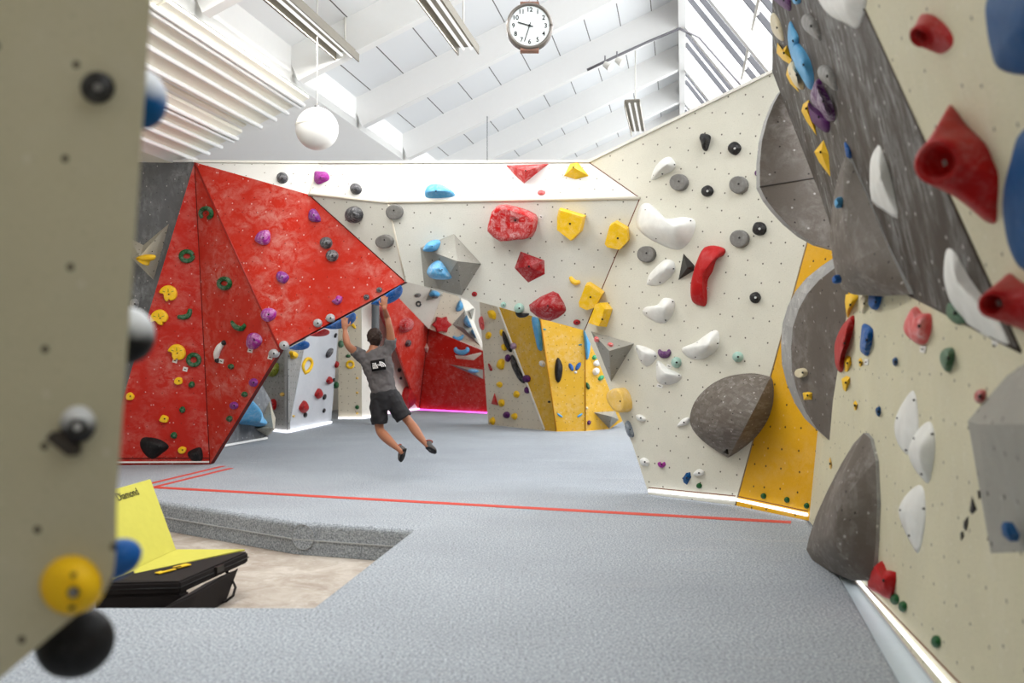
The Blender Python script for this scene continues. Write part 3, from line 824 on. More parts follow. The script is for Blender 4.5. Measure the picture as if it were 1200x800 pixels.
def raised(pl, outpx, H, peak=None, prof='dome', rings=7, smooth=True, base=0.0, dent=None, hot=None):
    """solid growing out of plane pl: outline in the plane, cross-section profile prof. Returns bmesh, centre"""
    if pl in (WL['F'], WL['G'], WL['H']): H = base + (H - base) * 0.5
    pts = [pl.R(x, y, base) for x, y in outpx]
    cx = sum(p[0] for p in outpx) / len(outpx); cy = sum(p[1] for p in outpx) / len(outpx)
    pk = pl.R(*(peak or (cx, cy)), H)
    hb = pl.n * 0.02
    bm = bmesh.new()
    ringsv = [[bm.verts.new(p - hb) for p in pts]]
    off = pk - pl.n * (pl.h(pk) - pl.h(pts[0]))       # foot of the peak in the plane
    for k in range(rings):
        f = k / rings
        if prof == 'dome': s, hh = math.cos(f * math.pi / 2), math.sin(f * math.pi / 2)
        elif prof == 'cone': s, hh = 1 - f, f
        elif prof == 'horn': s, hh = (1 - f) ** 1.5, f
        elif prof == 'slab': s, hh = (1 - 0.06 * f * 3 if f < .34 else 1 - (f - .3) * 1.4), min(1, f * 3.2) ** 0.6
        elif prof == 'soft': s, hh = 1 - f, math.sin(f * math.pi / 2)
        s = max(s, 0.02)
        ringsv.append([bm.verts.new(off + (p - off) * s + pl.n * (H * hh)) for p in pts])
    n = len(pts)
    for a, b in zip(ringsv[:-1], ringsv[1:]):
        for i in range(n):
            j = (i + 1) % n
            bm.faces.new((a[i], a[j], b[j], b[i]))
    if dent:
        bot = bm.verts.new(pk - pl.n * dent)
    else: bot = bm.verts.new(pk)
    for i in range(n): bm.faces.new((ringsv[-1][i], ringsv[-1][(i + 1) % n], bot))
    bm.faces.new(ringsv[0][::-1])
    bmesh.ops.recalc_face_normals(bm, faces=bm.faces)
    return bm, pl.R(cx, cy), pk

def hold(wn, color, outpx, H, label, peak=None, prof='dome', smooth=True, chalk=0.35, b=1, catw='climbing hold', name='climbing_hold', word='holds', k=4, rough=0.5, dent=None, base=0.0):
    pl = WL[wn]
    o2 = catmull(outpx, k) if smooth else outpx
    bm, c, pk = raised(pl, o2, H, peak, prof, 8 if smooth else 1, smooth, dent=dent, base=base)
    o = mesh_obj(name, bm, holdmat(color, chalk, rough), None, smooth, loc=c)
    finish(o, label, catw, color, wn, word)
    if b: bolt(pl, pk + pl.n * 0.004, 0.009 if b == 1 else b, None, o)
    return o

def ell(cx, cy, w, h, ang=0, n=14, skew=0):
    a0 = math.radians(ang); out = []
    for i in range(n):
        a = 2 * math.pi * i / n
        x, y = w / 2 * math.cos(a), h / 2 * math.sin(a)
        out.append((cx + x * math.cos(a0) - y * math.sin(a0), cy + x * math.sin(a0) + y * math.cos(a0)))
    return out
def knob(wn, color, cx, cy, w, h, label, Hf=0.5, chalk=0.35, b=1, ang=0, word='knobs', prof='dome', boltm=None, jit=0.0):
    pl = WL[wn]
    out = ell(cx, cy, w, h, ang, 18)
    if jit:
        rr = random.Random(int(cx * 31 + cy * 7))
        out = [(cx + (x - cx) * (1 + rr.uniform(-jit, jit)), cy + (y - cy) * (1 + rr.uniform(-jit, jit))) for x, y in out[::2]]
        out = catmull(out, 3)
    wid = (pl.R(cx - w / 2, cy) - pl.R(cx + w / 2, cy)).length
    hei = (pl.R(cx, cy - h / 2) - pl.R(cx, cy + h / 2)).length
    H = min(wid, hei) * Hf
    bm, c, pk = raised(pl, out, H, None, prof, 7)
    o = mesh_obj('climbing_hold', bm, holdmat(color, chalk), None, True, loc=c)
    finish(o, label, 'climbing hold', color, wn, word)
    if b: bolt(pl, pk + pl.n * 0.003, min(0.012, max(wid * 0.09, 0.007)), boltm, o)
    return o
def disc(wn, cx, cy, w, h, label):
    pl = WL[wn]
    bm, c, pk = raised(pl, ell(cx, cy, w, h, 0, 28), 0.05, None, 'slab', 7)
    o = mesh_obj('climbing_hold', bm, holdmat('grey', 0.12, 0.7), None, True, loc=c)
    finish(o, label, 'climbing hold', 'grey', wn, 'discs')
    bolt(pl, pl.R(cx - 1.5, cy - 1.5, 0.052), 0.011, None, o)
    return o
def ring(wn, color, pts, r, label, lift=0.5, b=None, chalk=0.25, ends=True, rads=None):
    """jug: rounded tube following a pixel path, sunk at the ends"""
    pl = WL[wn]
    sm = pts
    n = len(sm)
    rr = rads or [r] * n
    path = []
    for i, (x, y) in enumerate(sm):
        h_ = rr[i] * lift
        if ends and i in (0, n - 1): h_ = -rr[i] * 0.2
        path.append(pl.R(x, y, h_))
    # refine
    fine, fr2 = [], []
    for i in range(n - 1):
        p0 = path[max(i - 1, 0)]; a, b_ = path[i], path[i + 1]; p3_ = path[min(i + 2, n - 1)]
        for j in range(4):
            t = j / 4
            fine.append(0.5 * (2 * a + (b_ - p0) * t + (2 * p0 - 5 * a + 4 * b_ - p3_) * t * t + (-p0 + 3 * a - 3 * b_ + p3_) * t ** 3))
            fr2.append(rr[i] * (1 - t) + rr[i + 1] * t)
    fine.append(path[-1]); fr2.append(rr[-1])
    c = sum(path, Vector()) / n
    bm = bmesh.new(); add_tube(bm, fine, fr2, 10)
    bmesh.ops.recalc_face_normals(bm, faces=bm.faces)
    o = mesh_obj('climbing_hold', bm, holdmat(color, chalk), None, True, loc=c)
    finish(o, label, 'climbing hold', color, wn, 'jugs')
    if b: bolt(pl, pl.R(b[0], b[1], r * 1.2), 0.009, None, o)
    return o
def arc(cx, cy, w, h, a0, a1, n=9):
    return [(cx + w / 2 * math.cos(math.radians(a0 + (a1 - a0) * i / (n - 1))), cy + h / 2 * math.sin(math.radians(a0 + (a1 - a0) * i / (n - 1)))) for i in range(n)]
m_tag = plain('white_paper_tag', (226, 224, 220), 0.7, 0.1, var=0.05)
def route_tag(wn, cx, cy, w, h, label, ang=15):
    pl = WL[wn]
    a = math.radians(ang); pts = []
    for x, y in ((-w / 2, -h / 2), (w / 2, -h / 2), (w / 2, h / 2), (-w / 2, h / 2)):
        pts.append(pl.R(cx + x * math.cos(a) - y * math.sin(a), cy + x * math.sin(a) + y * math.cos(a), 0.006))
    o = prism_obj('route_tag', pts, -pl.n * 0.005, m_tag)
    bm = bmesh.new(); c = sum(pts, Vector()) / 4
    add_box(bm, c + pl.n * 0.001, (pts[1] - pts[0]) * 0.22, (pts[3] - pts[0]) * 0.10, pl.n * 0.001)
    mesh_obj('printed_mark', bm, m_ink, o)
    tag(o, label, 'route tag', 'route tags on the %s' % WNAME[wn])
def volume(wn, mat, verts, faces, label, name='climbing_volume', edge=None, base_h=-0.02, cat='climbing volume'):
    """faceted box: verts (px,py,height over wall plane); outline verts are closed down to the wall"""
    pl = WL[wn]
    bm = bmesh.new()
    vs = [bm.verts.new(pl.R(x, y, h_)) for x, y, h_ in verts]
    for f in faces: bm.faces.new([vs[i] for i in f])
    be = [e for e in bm.edges if len(e.link_faces) == 1]
    r = bmesh.ops.extrude_edge_only(bm, edges=be)
    nv = [g for g in r['geom'] if isinstance(g, bmesh.types.BMVert)]
    for v_ in nv: v_.co = v_.co - pl.n * (pl.h(v_.co) - base_h)
    be = [e for e in bm.edges if len(e.link_faces) == 1]
    bmesh.ops.edgeloop_fill(bm, edges=be)
    bmesh.ops.recalc_face_normals(bm, faces=bm.faces)
    set_uv(bm)
    c = pl.R(sum(v_[0] for v_ in verts) / len(verts), sum(v_[1] for v_ in verts) / len(verts))
    o = mesh_obj(name, bm, mat, None, False, loc=c)
    return tag(o, label, cat)

# ---------------------------------------------------------------- red prow: green jugs
gr_ = 0.031
ring('B', 'green', arc(241.5, 250, 13, 12, 130, 420), gr_, 'green horseshoe jug near the top of the red wall', b=(241, 250))
ring('A', 'green', arc(219, 300, 14, 11, -10, 345, 12), gr_, 'green ring jug high on the left red face beside its right seam', ends=False)
ring('B', 'green', arc(263, 332, 13, 11, -60, 300, 12), gr_, 'green ring jug midway down the narrow shaded red face', ends=False)
ring('A', 'green', [(209, 371), (215, 371.5), (221, 369), (223, 362)], gr_, 'green bent banana hold below the two yellow fans', rads=[.026, .036, .036, .028])
ring('B', 'green', [(272, 377), (276, 383), (283, 385), (288, 380)], gr_, 'green smiling crescent hold right of the long red seam', rads=[.026, .036, .036, .026])
ring('A', 'green', arc(227, 421.5, 13, 12, 200, 560, 12), gr_, 'green ring jug with a white tag under it on the red wall', ends=False)
for i, (wn, x, y, s, lab) in enumerate([
    ('A', 224.5, 450.5, 7.5, 'tiny green knob just right of a small yellow hold on the red wall'),
    ('A', 214, 480, 7.5, 'tiny green knob right above a small yellow hold on the red wall'),
    ('A', 204, 510, 8, 'tiny green knob above the big black hold on the red wall'),
    ('B', 271, 429.5, 7, 'tiny green knob under the white banana hold on the red wall'),
    ('B', 287, 462, 7, 'tiny green knob between the two small purple knobs on the red wall'),
    ('B', 269, 490.5, 7, 'lowest tiny green knob on the shaded red face')]):
    knob(wn, 'green', x, y, s, s, lab, 0.6, 0.2, 0, jit=0.12)
# yellow fans and small yellow holds
def fan(cx, cy, s, rot, label, wn='A'):
    a = math.radians(rot)
    sh = [(-10, -1), (-6, -7), (1, -9), (8, -6), (11, 1), (9, 7), (4, 9), (2, 7), (-1, 10), (-4, 6), (-5, 1)]
    pts = [(cx + (x * math.cos(a) - y * math.sin(a)) * s, cy + (x * math.sin(a) + y * math.cos(a)) * s) for x, y in sh]
    o = hold(wn, 'yellow', pts, 0.05, label, prof='slab', chalk=0.15, dent=0.02)
    pl = WL[wn]; f = o
    for j in (-1, 0, 1):
        bm = bmesh.new()
        p = pl.R(cx + 3.5 * j, cy - 1, 0.05); q = pl.R(cx + 6.5 * j, cy - 5 + abs(j) * 3, 0.046)
        add_bar(bm, p, q, 0.010, 0.008)
        bmesh.ops.recalc_face_normals(bm, faces=bm.faces)
        mesh_obj('grip_rib', bm, holdmat('olive', 0.1), o)
fan(197, 343, 1.0, 0, 'yellow fan shaped hold, the uppermost on the red wall')
fan(186, 372, 1.0, -35, 'yellow fan shaped hold at the left edge of the red wall under another')
fan(207, 412, 1.0, 5, 'yellow fan shaped hold with a white tag beneath it')
for x, y, w_, h_, lab in ((210, 446, 10, 9, 'small yellow hold below the tagged yellow fan'), (152.5, 464, 10, 9, 'small yellow hold at the very left edge of the red wall'),
                          (193, 490.5, 11, 9, 'small yellow hold above the big black hold on the red wall'), (214, 527, 9.5, 8, 'small yellow hold between the two black holds on the red wall')):
    knob('A', 'yellow', x, y, w_, h_, lab, 0.4, 0.1, 1, jit=0.15, prof='slab')
hold('A', 'yellow', [(194, 338), (197, 336), (200, 339), (199, 344)][:0] or ell(173, 303, 15, 9, 0, 8), 0.06, 'yellow hold on the pale volume of the slate wall', chalk=0.1) if False else None
# purple
knob('B', 'purple', 297.5, 448, 10, 10, 'small round purple knob near the lower right edge of the red wall, upper one', 0.55, 0.2, 1)
knob('B', 'purple', 274.5, 475, 10, 9, 'small round purple knob near the lower right edge of the red wall, lower one', 0.55, 0.2, 1)
hold('B', 'magenta', [(290, 398), (293, 391), (300, 390), (306, 394), (307, 401), (301, 408), (294, 409), (290, 405)], 0.09, 'purple rose shaped hold with a white tag on the red wall', chalk=0.6, peak=(298, 398), dent=0.03)
hold('C', 'purple', [(362, 252), (364, 246), (369, 245), (374, 251), (376, 259), (369, 260), (363, 258)], 0.07, 'purple egg shaped hold near the top edge of the red overhang', peak=(368, 252))
hold('C', 'magenta', [(299, 281), (302, 274), (308, 270), (315, 270), (317, 277), (315, 285), (309, 287), (303, 285)], 0.08, 'purple folded hold in the upper middle of the red overhang', chalk=0.6)
hold('C', 'purple', [(324, 324), (327, 318), (334, 319), (339, 325), (334, 332), (327, 330)], 0.07, 'purple faceted knob in the centre of the red overhang', chalk=0.4)
hold('C', 'magenta', [(306, 368), (310, 362), (318, 361), (324, 365), (322, 373), (314, 377), (308, 374)], 0.08, 'purple shell shaped hold by the long seam of the red wall', chalk=0.6, dent=0.03)
hold('C', 'magenta', [(389, 353), (393, 350), (396, 346), (401, 348), (400, 354), (395, 357)], 0.05, 'small purple hold above the climber left hand on the red overhang')
# dark and grey balls
knob('C', 'charcoal', 382.5, 284.5, 14.5, 14, 'charcoal ball hold on the red overhang, upper of a touching pair', 0.55, 0.45)
knob('C', 'charcoal', 389.5, 299.5, 14.5, 14, 'grey ball hold on the red overhang, lower of a touching pair', 0.55, 0.7)
knob('C', 'silver', 387.5, 372.5, 10.5, 10, 'light grey ball hold near the lip of the red overhang, right of another', 0.55, 0.5)
knob('C', 'silver', 372.5, 378.5, 10.5, 10, 'light grey ball hold near the lip of the red overhang beside another', 0.55, 0.5)
knob('C', 'silver', 333, 404.5, 11, 10.5, 'pale grey ball hold at the lower corner of the red overhang', 0.55, 0.6)
knob('B', 'silver', 321, 414, 11, 10.5, 'pale grey ball hold with a white tag at the lower corner of the red wall', 0.55, 0.6)
knob('C', 'charcoal', 444.5, 339.5, 7, 6.5, 'small dark ball hold near the right tip of the red overhang', 0.55, 0.4)
knob('C', 'charcoal', 429.5, 348, 7, 6.5, 'small dark ball hold near the lip, second from the right tip of the overhang', 0.55, 0.4)
wb_ = ring('B', 'white', [(262, 402), (257, 407), (254, 414), (254, 422)], 0.04, 'white and black curved banana hold on the shaded red face', rads=[.03, .044, .046, .03], chalk=0.0)
for x_, y_ in ((262.3, 401.5), (254.5, 422)):
    bm = bmesh.new(); add_ell(bm, WL['B'].R(x_, y_, 0.012), Vector((.036, 0, 0)), Vector((0, .036, 0)), Vector((0, 0, .036)), 12, 8)
    bmesh.ops.recalc_face_normals(bm, faces=bm.faces); e_ = mesh_obj('end_cap', bm, holdmat('black', 0.1), wb_, True)
# big dark holds at the base
hold('A', 'black', [(166, 514), (173, 512), (188, 515), (198, 523), (190, 531), (178, 538), (168, 530), (164, 521)], 0.10, 'large flat black hold low on the red wall', peak=(186, 523), chalk=0.03, prof='soft')
hold('A', 'black', [(220, 530), (229, 525), (236, 525), (237.5, 538), (229, 541), (222, 537)], 0.08, 'smaller flat black hold at the bottom corner of the red wall', peak=(230, 532), chalk=0.03, prof='soft')
for wn, x, y, lab in (('A', 205, 422.5, 'white route tag under the yellow fan hold'), ('A', 217, 432.5, 'white route tag under the green ring jug'), ('B', 293, 410.5, 'white route tag under the purple rose hold'),
                      ('B', 259, 423, 'white route tag under the white banana hold'), ('B', 316.5, 418.5, 'white route tag under the pale grey ball hold')):
    route_tag(wn, x, y, 5.5, 5, lab)
# blue slopers bolted under the lip of the red overhang
def lipsloper(a, b, depthpx, label, colr='blue'):
    """half-moon body hanging under the lip from pixel a to pixel b"""
    pl = WL['C']; n_ = 12
    bm = bmesh.new(); ringsv = []
    nrm = Vector((b[0] - a[0], b[1] - a[1])).normalized(); dn = Vector((-nrm.y, nrm.x))
    if dn.y < 0: dn = -dn
    for i in range(n_ + 1):
        f = i / n_; s_ = math.sin(f * math.pi) ** 0.6 if 0 < f < 1 else 0.04
        x, y = a[0] + (b[0] - a[0]) * f, a[1] + (b[1] - a[1]) * f
        p = pl.R(x, y, 0.0); q = pl.R(x + dn.x * depthpx * s_, y + dn.y * depthpx * s_, 0.0)
        dvec = q - p; back_ = -pl.n * (0.26 * s_ + 0.02)
        r = []
        for k_ in range(9):
            t_ = math.pi * k_ / 8
            r.append(bm.verts.new(p + back_ * 0.5 + dvec * math.sin(t_) - back_ * 0.5 * math.cos(t_) + pl.n * 0.0))
        ringsv.append(r)
    for r0, r1 in zip(ringsv[:-1], ringsv[1:]):
        for k_ in range(8): bm.faces.new((r0[k_], r0[k_ + 1], r1[k_ + 1], r1[k_]))
        bm.faces.new((r0[8], r0[0], r1[0], r1[8]))
    bm.faces.new(ringsv[0]); bm.faces.new(ringsv[-1][::-1])
    bmesh.ops.recalc_face_normals(bm, faces=bm.faces)
    o = mesh_obj('climbing_hold', bm, holdmat(colr, 0.2), None, True, loc=pl.R((a[0] + b[0]) / 2, (a[1] + b[1]) / 2))
    tag(o, label, 'climbing hold', '%s slopers under the red lip' % colr)
lipsloper((469, 334), (434, 356), 7, 'dark blue sloper under the red lip in the climber right hand')
lipsloper((414, 366), (380, 384), 6.5, 'dark blue sloper under the red lip in the climber left hand')
lipsloper((380, 385), (362, 393), 3, 'small red grip under the red lip left of the blue slopers', 'red')
lipsloper((356, 399), (338, 408), 5, 'dark blue sloper under the red lip furthest from the climber hands')
# ---------------------------------------------------------------- slate wall at far left
volume('S', m_volbeige, [(150, 278, 0), (168, 287, 0), (198, 262, 0), (180, 328, 0), (164, 300, .3), (155, 303, 0)], [(0, 1, 4), (1, 2, 4), (2, 3, 4), (3, 5, 4), (5, 0, 4)], 'pale angular volume on the slate wall beside the red prow')
hold('S', 'yellow', [(165, 301), (172, 298), (181, 299), (180, 304), (175, 306), (173, 311), (170, 306)], 0.12, 'yellow hook shaped hold on the pale volume at the far left', chalk=0.1, base=0.22)
knob('S', 'silver', 158, 356, 10, 13, 'silver hold low on the slate wall next to the foreground panel', 0.5, 0.8)

# ---------------------------------------------------------------- pale upper band
knob('U1', 'charcoal', 331, 209, 13.5, 12.5, 'charcoal ball hold on the pale upper band left of the purple hold', 0.5, 0.4)
hold('U2', 'magenta', [(369, 207), (370, 202), (377, 202), (384, 203), (386, 210), (379, 214), (373, 216), (369, 213)], 0.09, 'bright purple lumpy hold on the pale upper band', chalk=0.2)
knob('U2', 'charcoal', 417.5, 222, 13.5, 12, 'charcoal ball hold on the pale upper band right of the purple hold', 0.5, 0.4)
hold('U3', 'sky', [(498, 228), (501, 221), (509, 218), (520, 219), (533, 227), (528, 231), (503, 232)], 0.13, 'light blue wing shaped hold on the pale upper band', chalk=0.3, peak=(511, 224))
hold('U3', 'red', [(593, 193.5), (643, 192), (629, 203), (614, 215), (603, 205)], 0.20, 'red prism shaped hold on the pale upper band', smooth=False, prof='cone', peak=(616, 200), chalk=0.5)
hold('U3', 'yellow', [(661, 206), (668, 192), (677, 190), (690, 206), (675, 210)], 0.18, 'yellow wedge hold at the right end of the pale upper band', smooth=False, prof='cone', peak=(672, 196), chalk=0.2)
knob('U3', 'pink', 634.5, 226, 9, 6, 'small pinkish red knob on the crease line of the pale upper band', 0.4, 0.3, 0)
route_tag('U3', 601, 208.5, 4, 3, 'dark edged tag at the left of the red prism hold')
route_tag('U3', 659.5, 205, 3, 4, 'tag at the left of the yellow wedge hold')
# ---------------------------------------------------------------- bridge wall
knob('M1', 'charcoal', 415.5, 251.5, 20.5, 20, 'big charcoal ball hold on the bridge wall', 0.55, 0.45)
disc('M', 463, 248, 20, 18.5, 'grey disc hold by the upper seam of the bridge wall')
disc('M1', 452, 282.5, 20, 16, 'grey disc hold below another grey disc on the bridge wall')
volume('M', m_volpale, [(492.5, 290, 0), (532, 274, 0), (564, 309, 0), (541, 346, 0), (515, 339, .02), (497, 335, 0), (536, 306, .36), (517, 337, .10)],
       [(0, 6, 1), (1, 6, 2), (2, 6, 3), (3, 6, 4), (4, 6, 0), (4, 0, 5)], 'grey faceted volume carrying two light blue holds on the bridge wall')
hold('M', 'sky', [(498, 290), (503, 283), (512, 281), (517, 284), (515, 292), (505, 294), (498, 293)], 0.26, 'small light blue hold at the top of the grey faceted volume', chalk=0.25, base=0.02)
hold('M', 'sky', [(503, 318), (507, 308), (518, 303), (526, 309), (534, 322), (528, 326), (510, 325)], 0.36, 'larger light blue hold in the middle of the grey faceted volume', chalk=0.5, base=0.05)
hold('M', 'red', [(575, 266), (578, 253), (585, 240), (606, 242), (628, 251), (630, 262), (624, 277), (610, 279), (590, 281), (577, 271)], 0.22, 'large red scooped block hold, uppermost red on the bridge wall', smooth=True, k=2, prof='slab', chalk=0.55, peak=(604, 258), dent=0.06, b=0.014)
hold('M', 'darkred', [(603, 314), (610, 294.5), (638, 305), (638.5, 321), (619, 331)], 0.13, 'dark red five sided hold in the centre of the bridge wall', smooth=False, prof='soft', chalk=0.25, peak=(620, 312), b=0.014)
hold('M', 'darkred', [(620, 357), (648, 341), (658, 350), (663, 360), (661, 367), (645, 376), (628, 370)], 0.15, 'dark red hold on the lower edge of the bridge wall', smooth=True, k=2, prof='soft', chalk=0.35, peak=(642, 358))
YB = [
    ([(655, 252), (657, 243), (687, 252), (683, 270), (672, 281), (655, 268)], (668, 262), 'M', 'yellow block hold, leftmost of those on the bridge wall'),
    ([(710, 284), (716, 262), (723, 258), (737, 266), (739, 280), (728, 291), (713, 288)], (724, 279), 'M', 'yellow block hold overlapping the right seam of the bridge wall'),
    ([(680, 352), (688, 331), (692, 330), (709, 341), (700, 358), (690, 361), (681, 357)], (692, 348), 'M', 'yellow block hold near the lower right of the bridge wall'),
    ([(698, 379), (707, 356), (712, 354), (718, 362), (711, 383)], (706, 374), 'D', 'small yellow block hold with a pale chalky top below the other yellow blocks')]
for pts, pk, wn, lab in YB:
    pl = WL[wn]
    bm, c, q = raised(pl, pts, 0.15, pk, 'slab', 3)
    o = mesh_obj('climbing_hold', bm, holdmat('yellow', 0.25), None, False, loc=c)
    finish(o, lab, 'climbing hold', 'yellow', wn, 'block holds'); bolt(pl, q + pl.n * 0.003, 0.012, None, o)
ring('M', 'yellow', [(668.5, 324.5), (671, 329), (675, 331), (679.5, 330)], 0.02, 'tiny yellow crescent hold above a yellow block', rads=[.02, .03, .03, .02])
knob('M', 'darkred', 556, 344.5, 6.5, 6, 'tiny dark red knob right of the grey faceted volume', 0.5, 0.1, 1)
knob('M', 'darkred', 676, 377.5, 8.5, 6.5, 'tiny dark red knob on the lip right of the big dark red hold', 0.5, 0.1, 1)
knob('M', 'mint', 590, 357, 6.5, 7, 'tiny mint green ball hold on the bridge lip', 0.6, 0.3, 1)
knob('M', 'mint', 608.5, 361, 12, 12, 'mint green ball hold on the bridge lip above the yellow back wall', 0.6, 0.3, 1)
hold('M', 'black', [(604, 366), (609, 367), (620, 367), (617, 371), (610, 372), (606, 370)], 0.06, 'black grip on the bridge lip under the mint green ball', chalk=0.05, b=0)
route_tag('M', 634, 254, 4.5, 4.5, 'small dark tag right of the scooped red block hold')

# ---------------------------------------------------------------- big pale wall
for x, y, w_, h_, lab in ((861, 174, 15, 15.5, 'black knob at the top of the big pale wall, right of the drop shaped one'), (829, 224, 14, 13, 'black knob between two grey discs on the big pale wall'),
                          (890, 268, 16, 17, 'black knob right of the lower grey disc'), (885.5, 348.5, 13.5, 13.5, 'black knob alone right of the long red hold')):
    knob('D', 'black', x, y, w_, h_, lab, 0.5, 0.08, 1, jit=0.1, boltm=m_boltchalk)
hold('D', 'black', [(821, 162), (823, 157), (829, 157), (833, 160), (832, 167), (829, 176), (825, 176), (823, 168)], 0.10, 'black drop shaped hold at the top of the big pale wall', peak=(827, 163), chalk=0.1)
disc('D', 797, 214, 20.5, 20, 'grey disc hold below a white hold near the top of the big pale wall')
disc('D', 867, 217, 21, 21, 'grey disc hold high on the big pale wall, nearest the huge grey half disc')
disc('D', 868, 280, 21.5, 21, 'grey disc hold on the big pale wall just left of a black knob')
disc('D', 759, 298, 20.5, 19.5, 'grey disc hold under the large white saddle hold')
knob('D', 'plum', 888, 203, 7, 8, 'tiny purple knob touching the edge of the huge grey half disc', 0.5, 0.3, 0)
WH = [
    ([(763, 208), (768, 195), (777, 186), (786, 184), (792, 193), (788, 200), (775, 206), (766, 211)], (782, 192), .14, 'white smooth hold at the top left of the big pale wall'),
    ([(745, 261), (750, 242), (760, 238), (772, 247), (782, 256), (800, 254), (813, 257), (815, 266), (808, 283), (797, 292), (785, 291), (765, 282), (751, 272)], (790, 266), .20, 'large white saddle shaped hold on the big pale wall'),
    ([(758, 331), (762, 320), (778, 305), (789, 306), (791, 315), (785, 325), (772, 334), (760, 334)], (780, 314), .12, 'white scoop hold left of the black triangle'),
    ([(754, 368), (756, 360), (770, 357), (778, 349), (790, 352), (789, 366), (780, 378), (768, 377)], (779, 360), .12, 'white scoop hold below the one beside the black triangle'),
    ([(799, 408), (815, 401), (826, 393), (836, 387), (842, 389), (843, 402), (838, 412), (825, 420), (812, 421), (803, 416)], (830, 404), .15, 'white crescent hold above the grey half dome'),
    ([(745, 408), (748, 404), (765, 410), (770, 418), (760, 429), (751, 424)], (755, 413), .09, 'small white hold beside the purple crescent'),
    ([(769, 426), (773, 423), (783, 431), (799, 440), (793, 448), (780, 451), (770, 446)], (779, 437), .12, 'white fin hold under the mint green ball')]
for pts, pk, H, lab in WH:
    o = hold('D', 'white', pts, H, lab, peak=pk, prof='soft', chalk=0.0, b=0, rough=0.35, word='smooth holds')
    pl = WL['D']
    for f in (0.12, 0.5, 0.85):
        i = int(f * len(pts)); x, y = pts[i]; x = x + (pk[0] - x) * 0.16; y = y + (pk[1] - y) * 0.16
        bolt(pl, pl.R(x, y, H * 0.28), 0.007, None, o)
volume('D', plain('black_volume_paint', (30, 26, 26), 0.4, 0.4), [(795, 328, 0), (801, 297, 0), (814, 311, 0), (813, 317, 0), (805, 314, .12)], [(0, 4, 1), (1, 4, 2), (2, 4, 3), (3, 4, 0)], 'black pyramid hold left of the long red hold', name='climbing_hold', cat='climbing hold')
hold('D', 'crimson', [(831, 288), (840, 288), (850, 292), (848, 299), (840, 304), (835, 318), (829, 330), (828, 356), (820, 358), (813, 354), (811, 345), (812, 330), (818, 308), (825, 292)], 0.15, 'long bright red banana shaped hold standing upright on the big pale wall', prof='dome', chalk=0.06, b=0, peak=(824, 320))
route_tag('D', 829.5, 338, 2.5, 4, 'tiny dark tag at the edge of the long red hold', 0)
knob('D', 'mint', 865, 418, 12.5, 12.5, 'mint green ball hold alone above the grey half dome', 0.6, 0.3, 1)
knob('D', 'mint', 793, 424.5, 11.5, 13, 'mint green ball hold between two white holds', 0.6, 0.3, 1)
ring('D', 'plum', arc(778.5, 411, 11, 9, -10, 190), 0.03, 'purple crescent hold between small white holds', rads=[.015, .024, .032, .038, .04, .038, .032, .024, .015])
route_tag('D', 773, 452, 7, 4, 'white route tag under the white fin hold')
route_tag('D', 784, 429, 6, 4, 'white route tag beside the mint green ball')
hold('D', 'amber', [(719, 466), (722, 457), (732, 454), (739, 463), (741, 478), (735, 483), (727, 480)], 0.16, 'pale yellow waxy hold on the left edge of the big pale wall', prof='slab', chalk=0.3, peak=(727, 470), k=2)
hold('D', 'steel', [(734, 494), (738, 494), (742, 504), (743, 511), (739, 512), (735, 504)], 0.10, 'blue grey grip on the left edge near the floor', chalk=0.5)
for pts, lab in (([(746, 486), (752, 486), (757, 491), (753, 494), (747, 491)], 'tiny off white hold near the left edge of the big pale wall'),
                 ([(794, 499), (800, 491), (808, 489), (807, 496), (799, 499)], 'small off white hold touching the left of the grey half dome'),
                 ([(751, 538), (756, 536), (761, 541), (759, 546), (752, 544)], 'tiny off white hold low at the left near a purple one'),
                 ([(813, 554), (820, 549), (826, 553), (822, 557), (815, 557)], 'small off white hold above a green knob near the floor')):
    hold('D', 'white', pts, 0.05, lab, chalk=0.4, word='chips')
hold('D', 'magenta', [(771, 542), (774, 541), (776, 543), (779, 541), (780, 545), (776, 548), (772, 546)], 0.04, 'small purple heart shaped hold near the floor', chalk=0.1)
hold('D', 'navy', [(800, 560), (804, 554), (809, 553), (810, 559), (805, 568), (801, 565)], 0.05, 'dark blue pointed hold near the floor on the big pale wall', smooth=False, prof='cone', chalk=0.1)
knob('D', 'green', 819.5, 569, 6.5, 6.5, 'tiny green knob just above the light strip of the big pale wall', 0.6, 0.1, 0)
for x, y, wn, lab in ((895, 581, 'E', 'tiny green knob on the yellow strip, left one'), (922.5, 585.5, 'E', 'tiny green knob on the yellow strip, middle one'), (945.5, 592.5, 'E', 'tiny green knob at the right edge of the yellow strip')):
    knob(wn, 'green', x, y, 6, 7, lab, 0.6, 0.1, 0)

# ---------------------------------------------------------------- half discs and domes
def curved(verts_outer, plane_pts, back, mats, label, parts=None, seam=None):
    pass
def disc_fin(name, pts3, vec, mats, label):
    th = thing(name, pts3[0], label, 'climbing volume')
    return th
m_rim = wallmat('grey_volume_rim', (150, 150, 148), chalk=0.7, speck=0.5, spacing=0.3, dot=0.004)
def fin(label, polys, vec, rimtone=None):
    """thick half disc: list of front polygons (3D points) sharing edges, swept back by vec"""
    allp = [p for q in polys for p in q]
    c = sum(allp, Vector()) / len(allp)
    th = thing('climbing_volume', c, label, 'climbing volume', None)
    for i, q in enumerate(polys):
        prism_obj('face_panel', q, vec, [m_volgrey, m_rim], th, side=1)
    return th
smo = lambda pts: [(p.x, p.y) for p in pts]
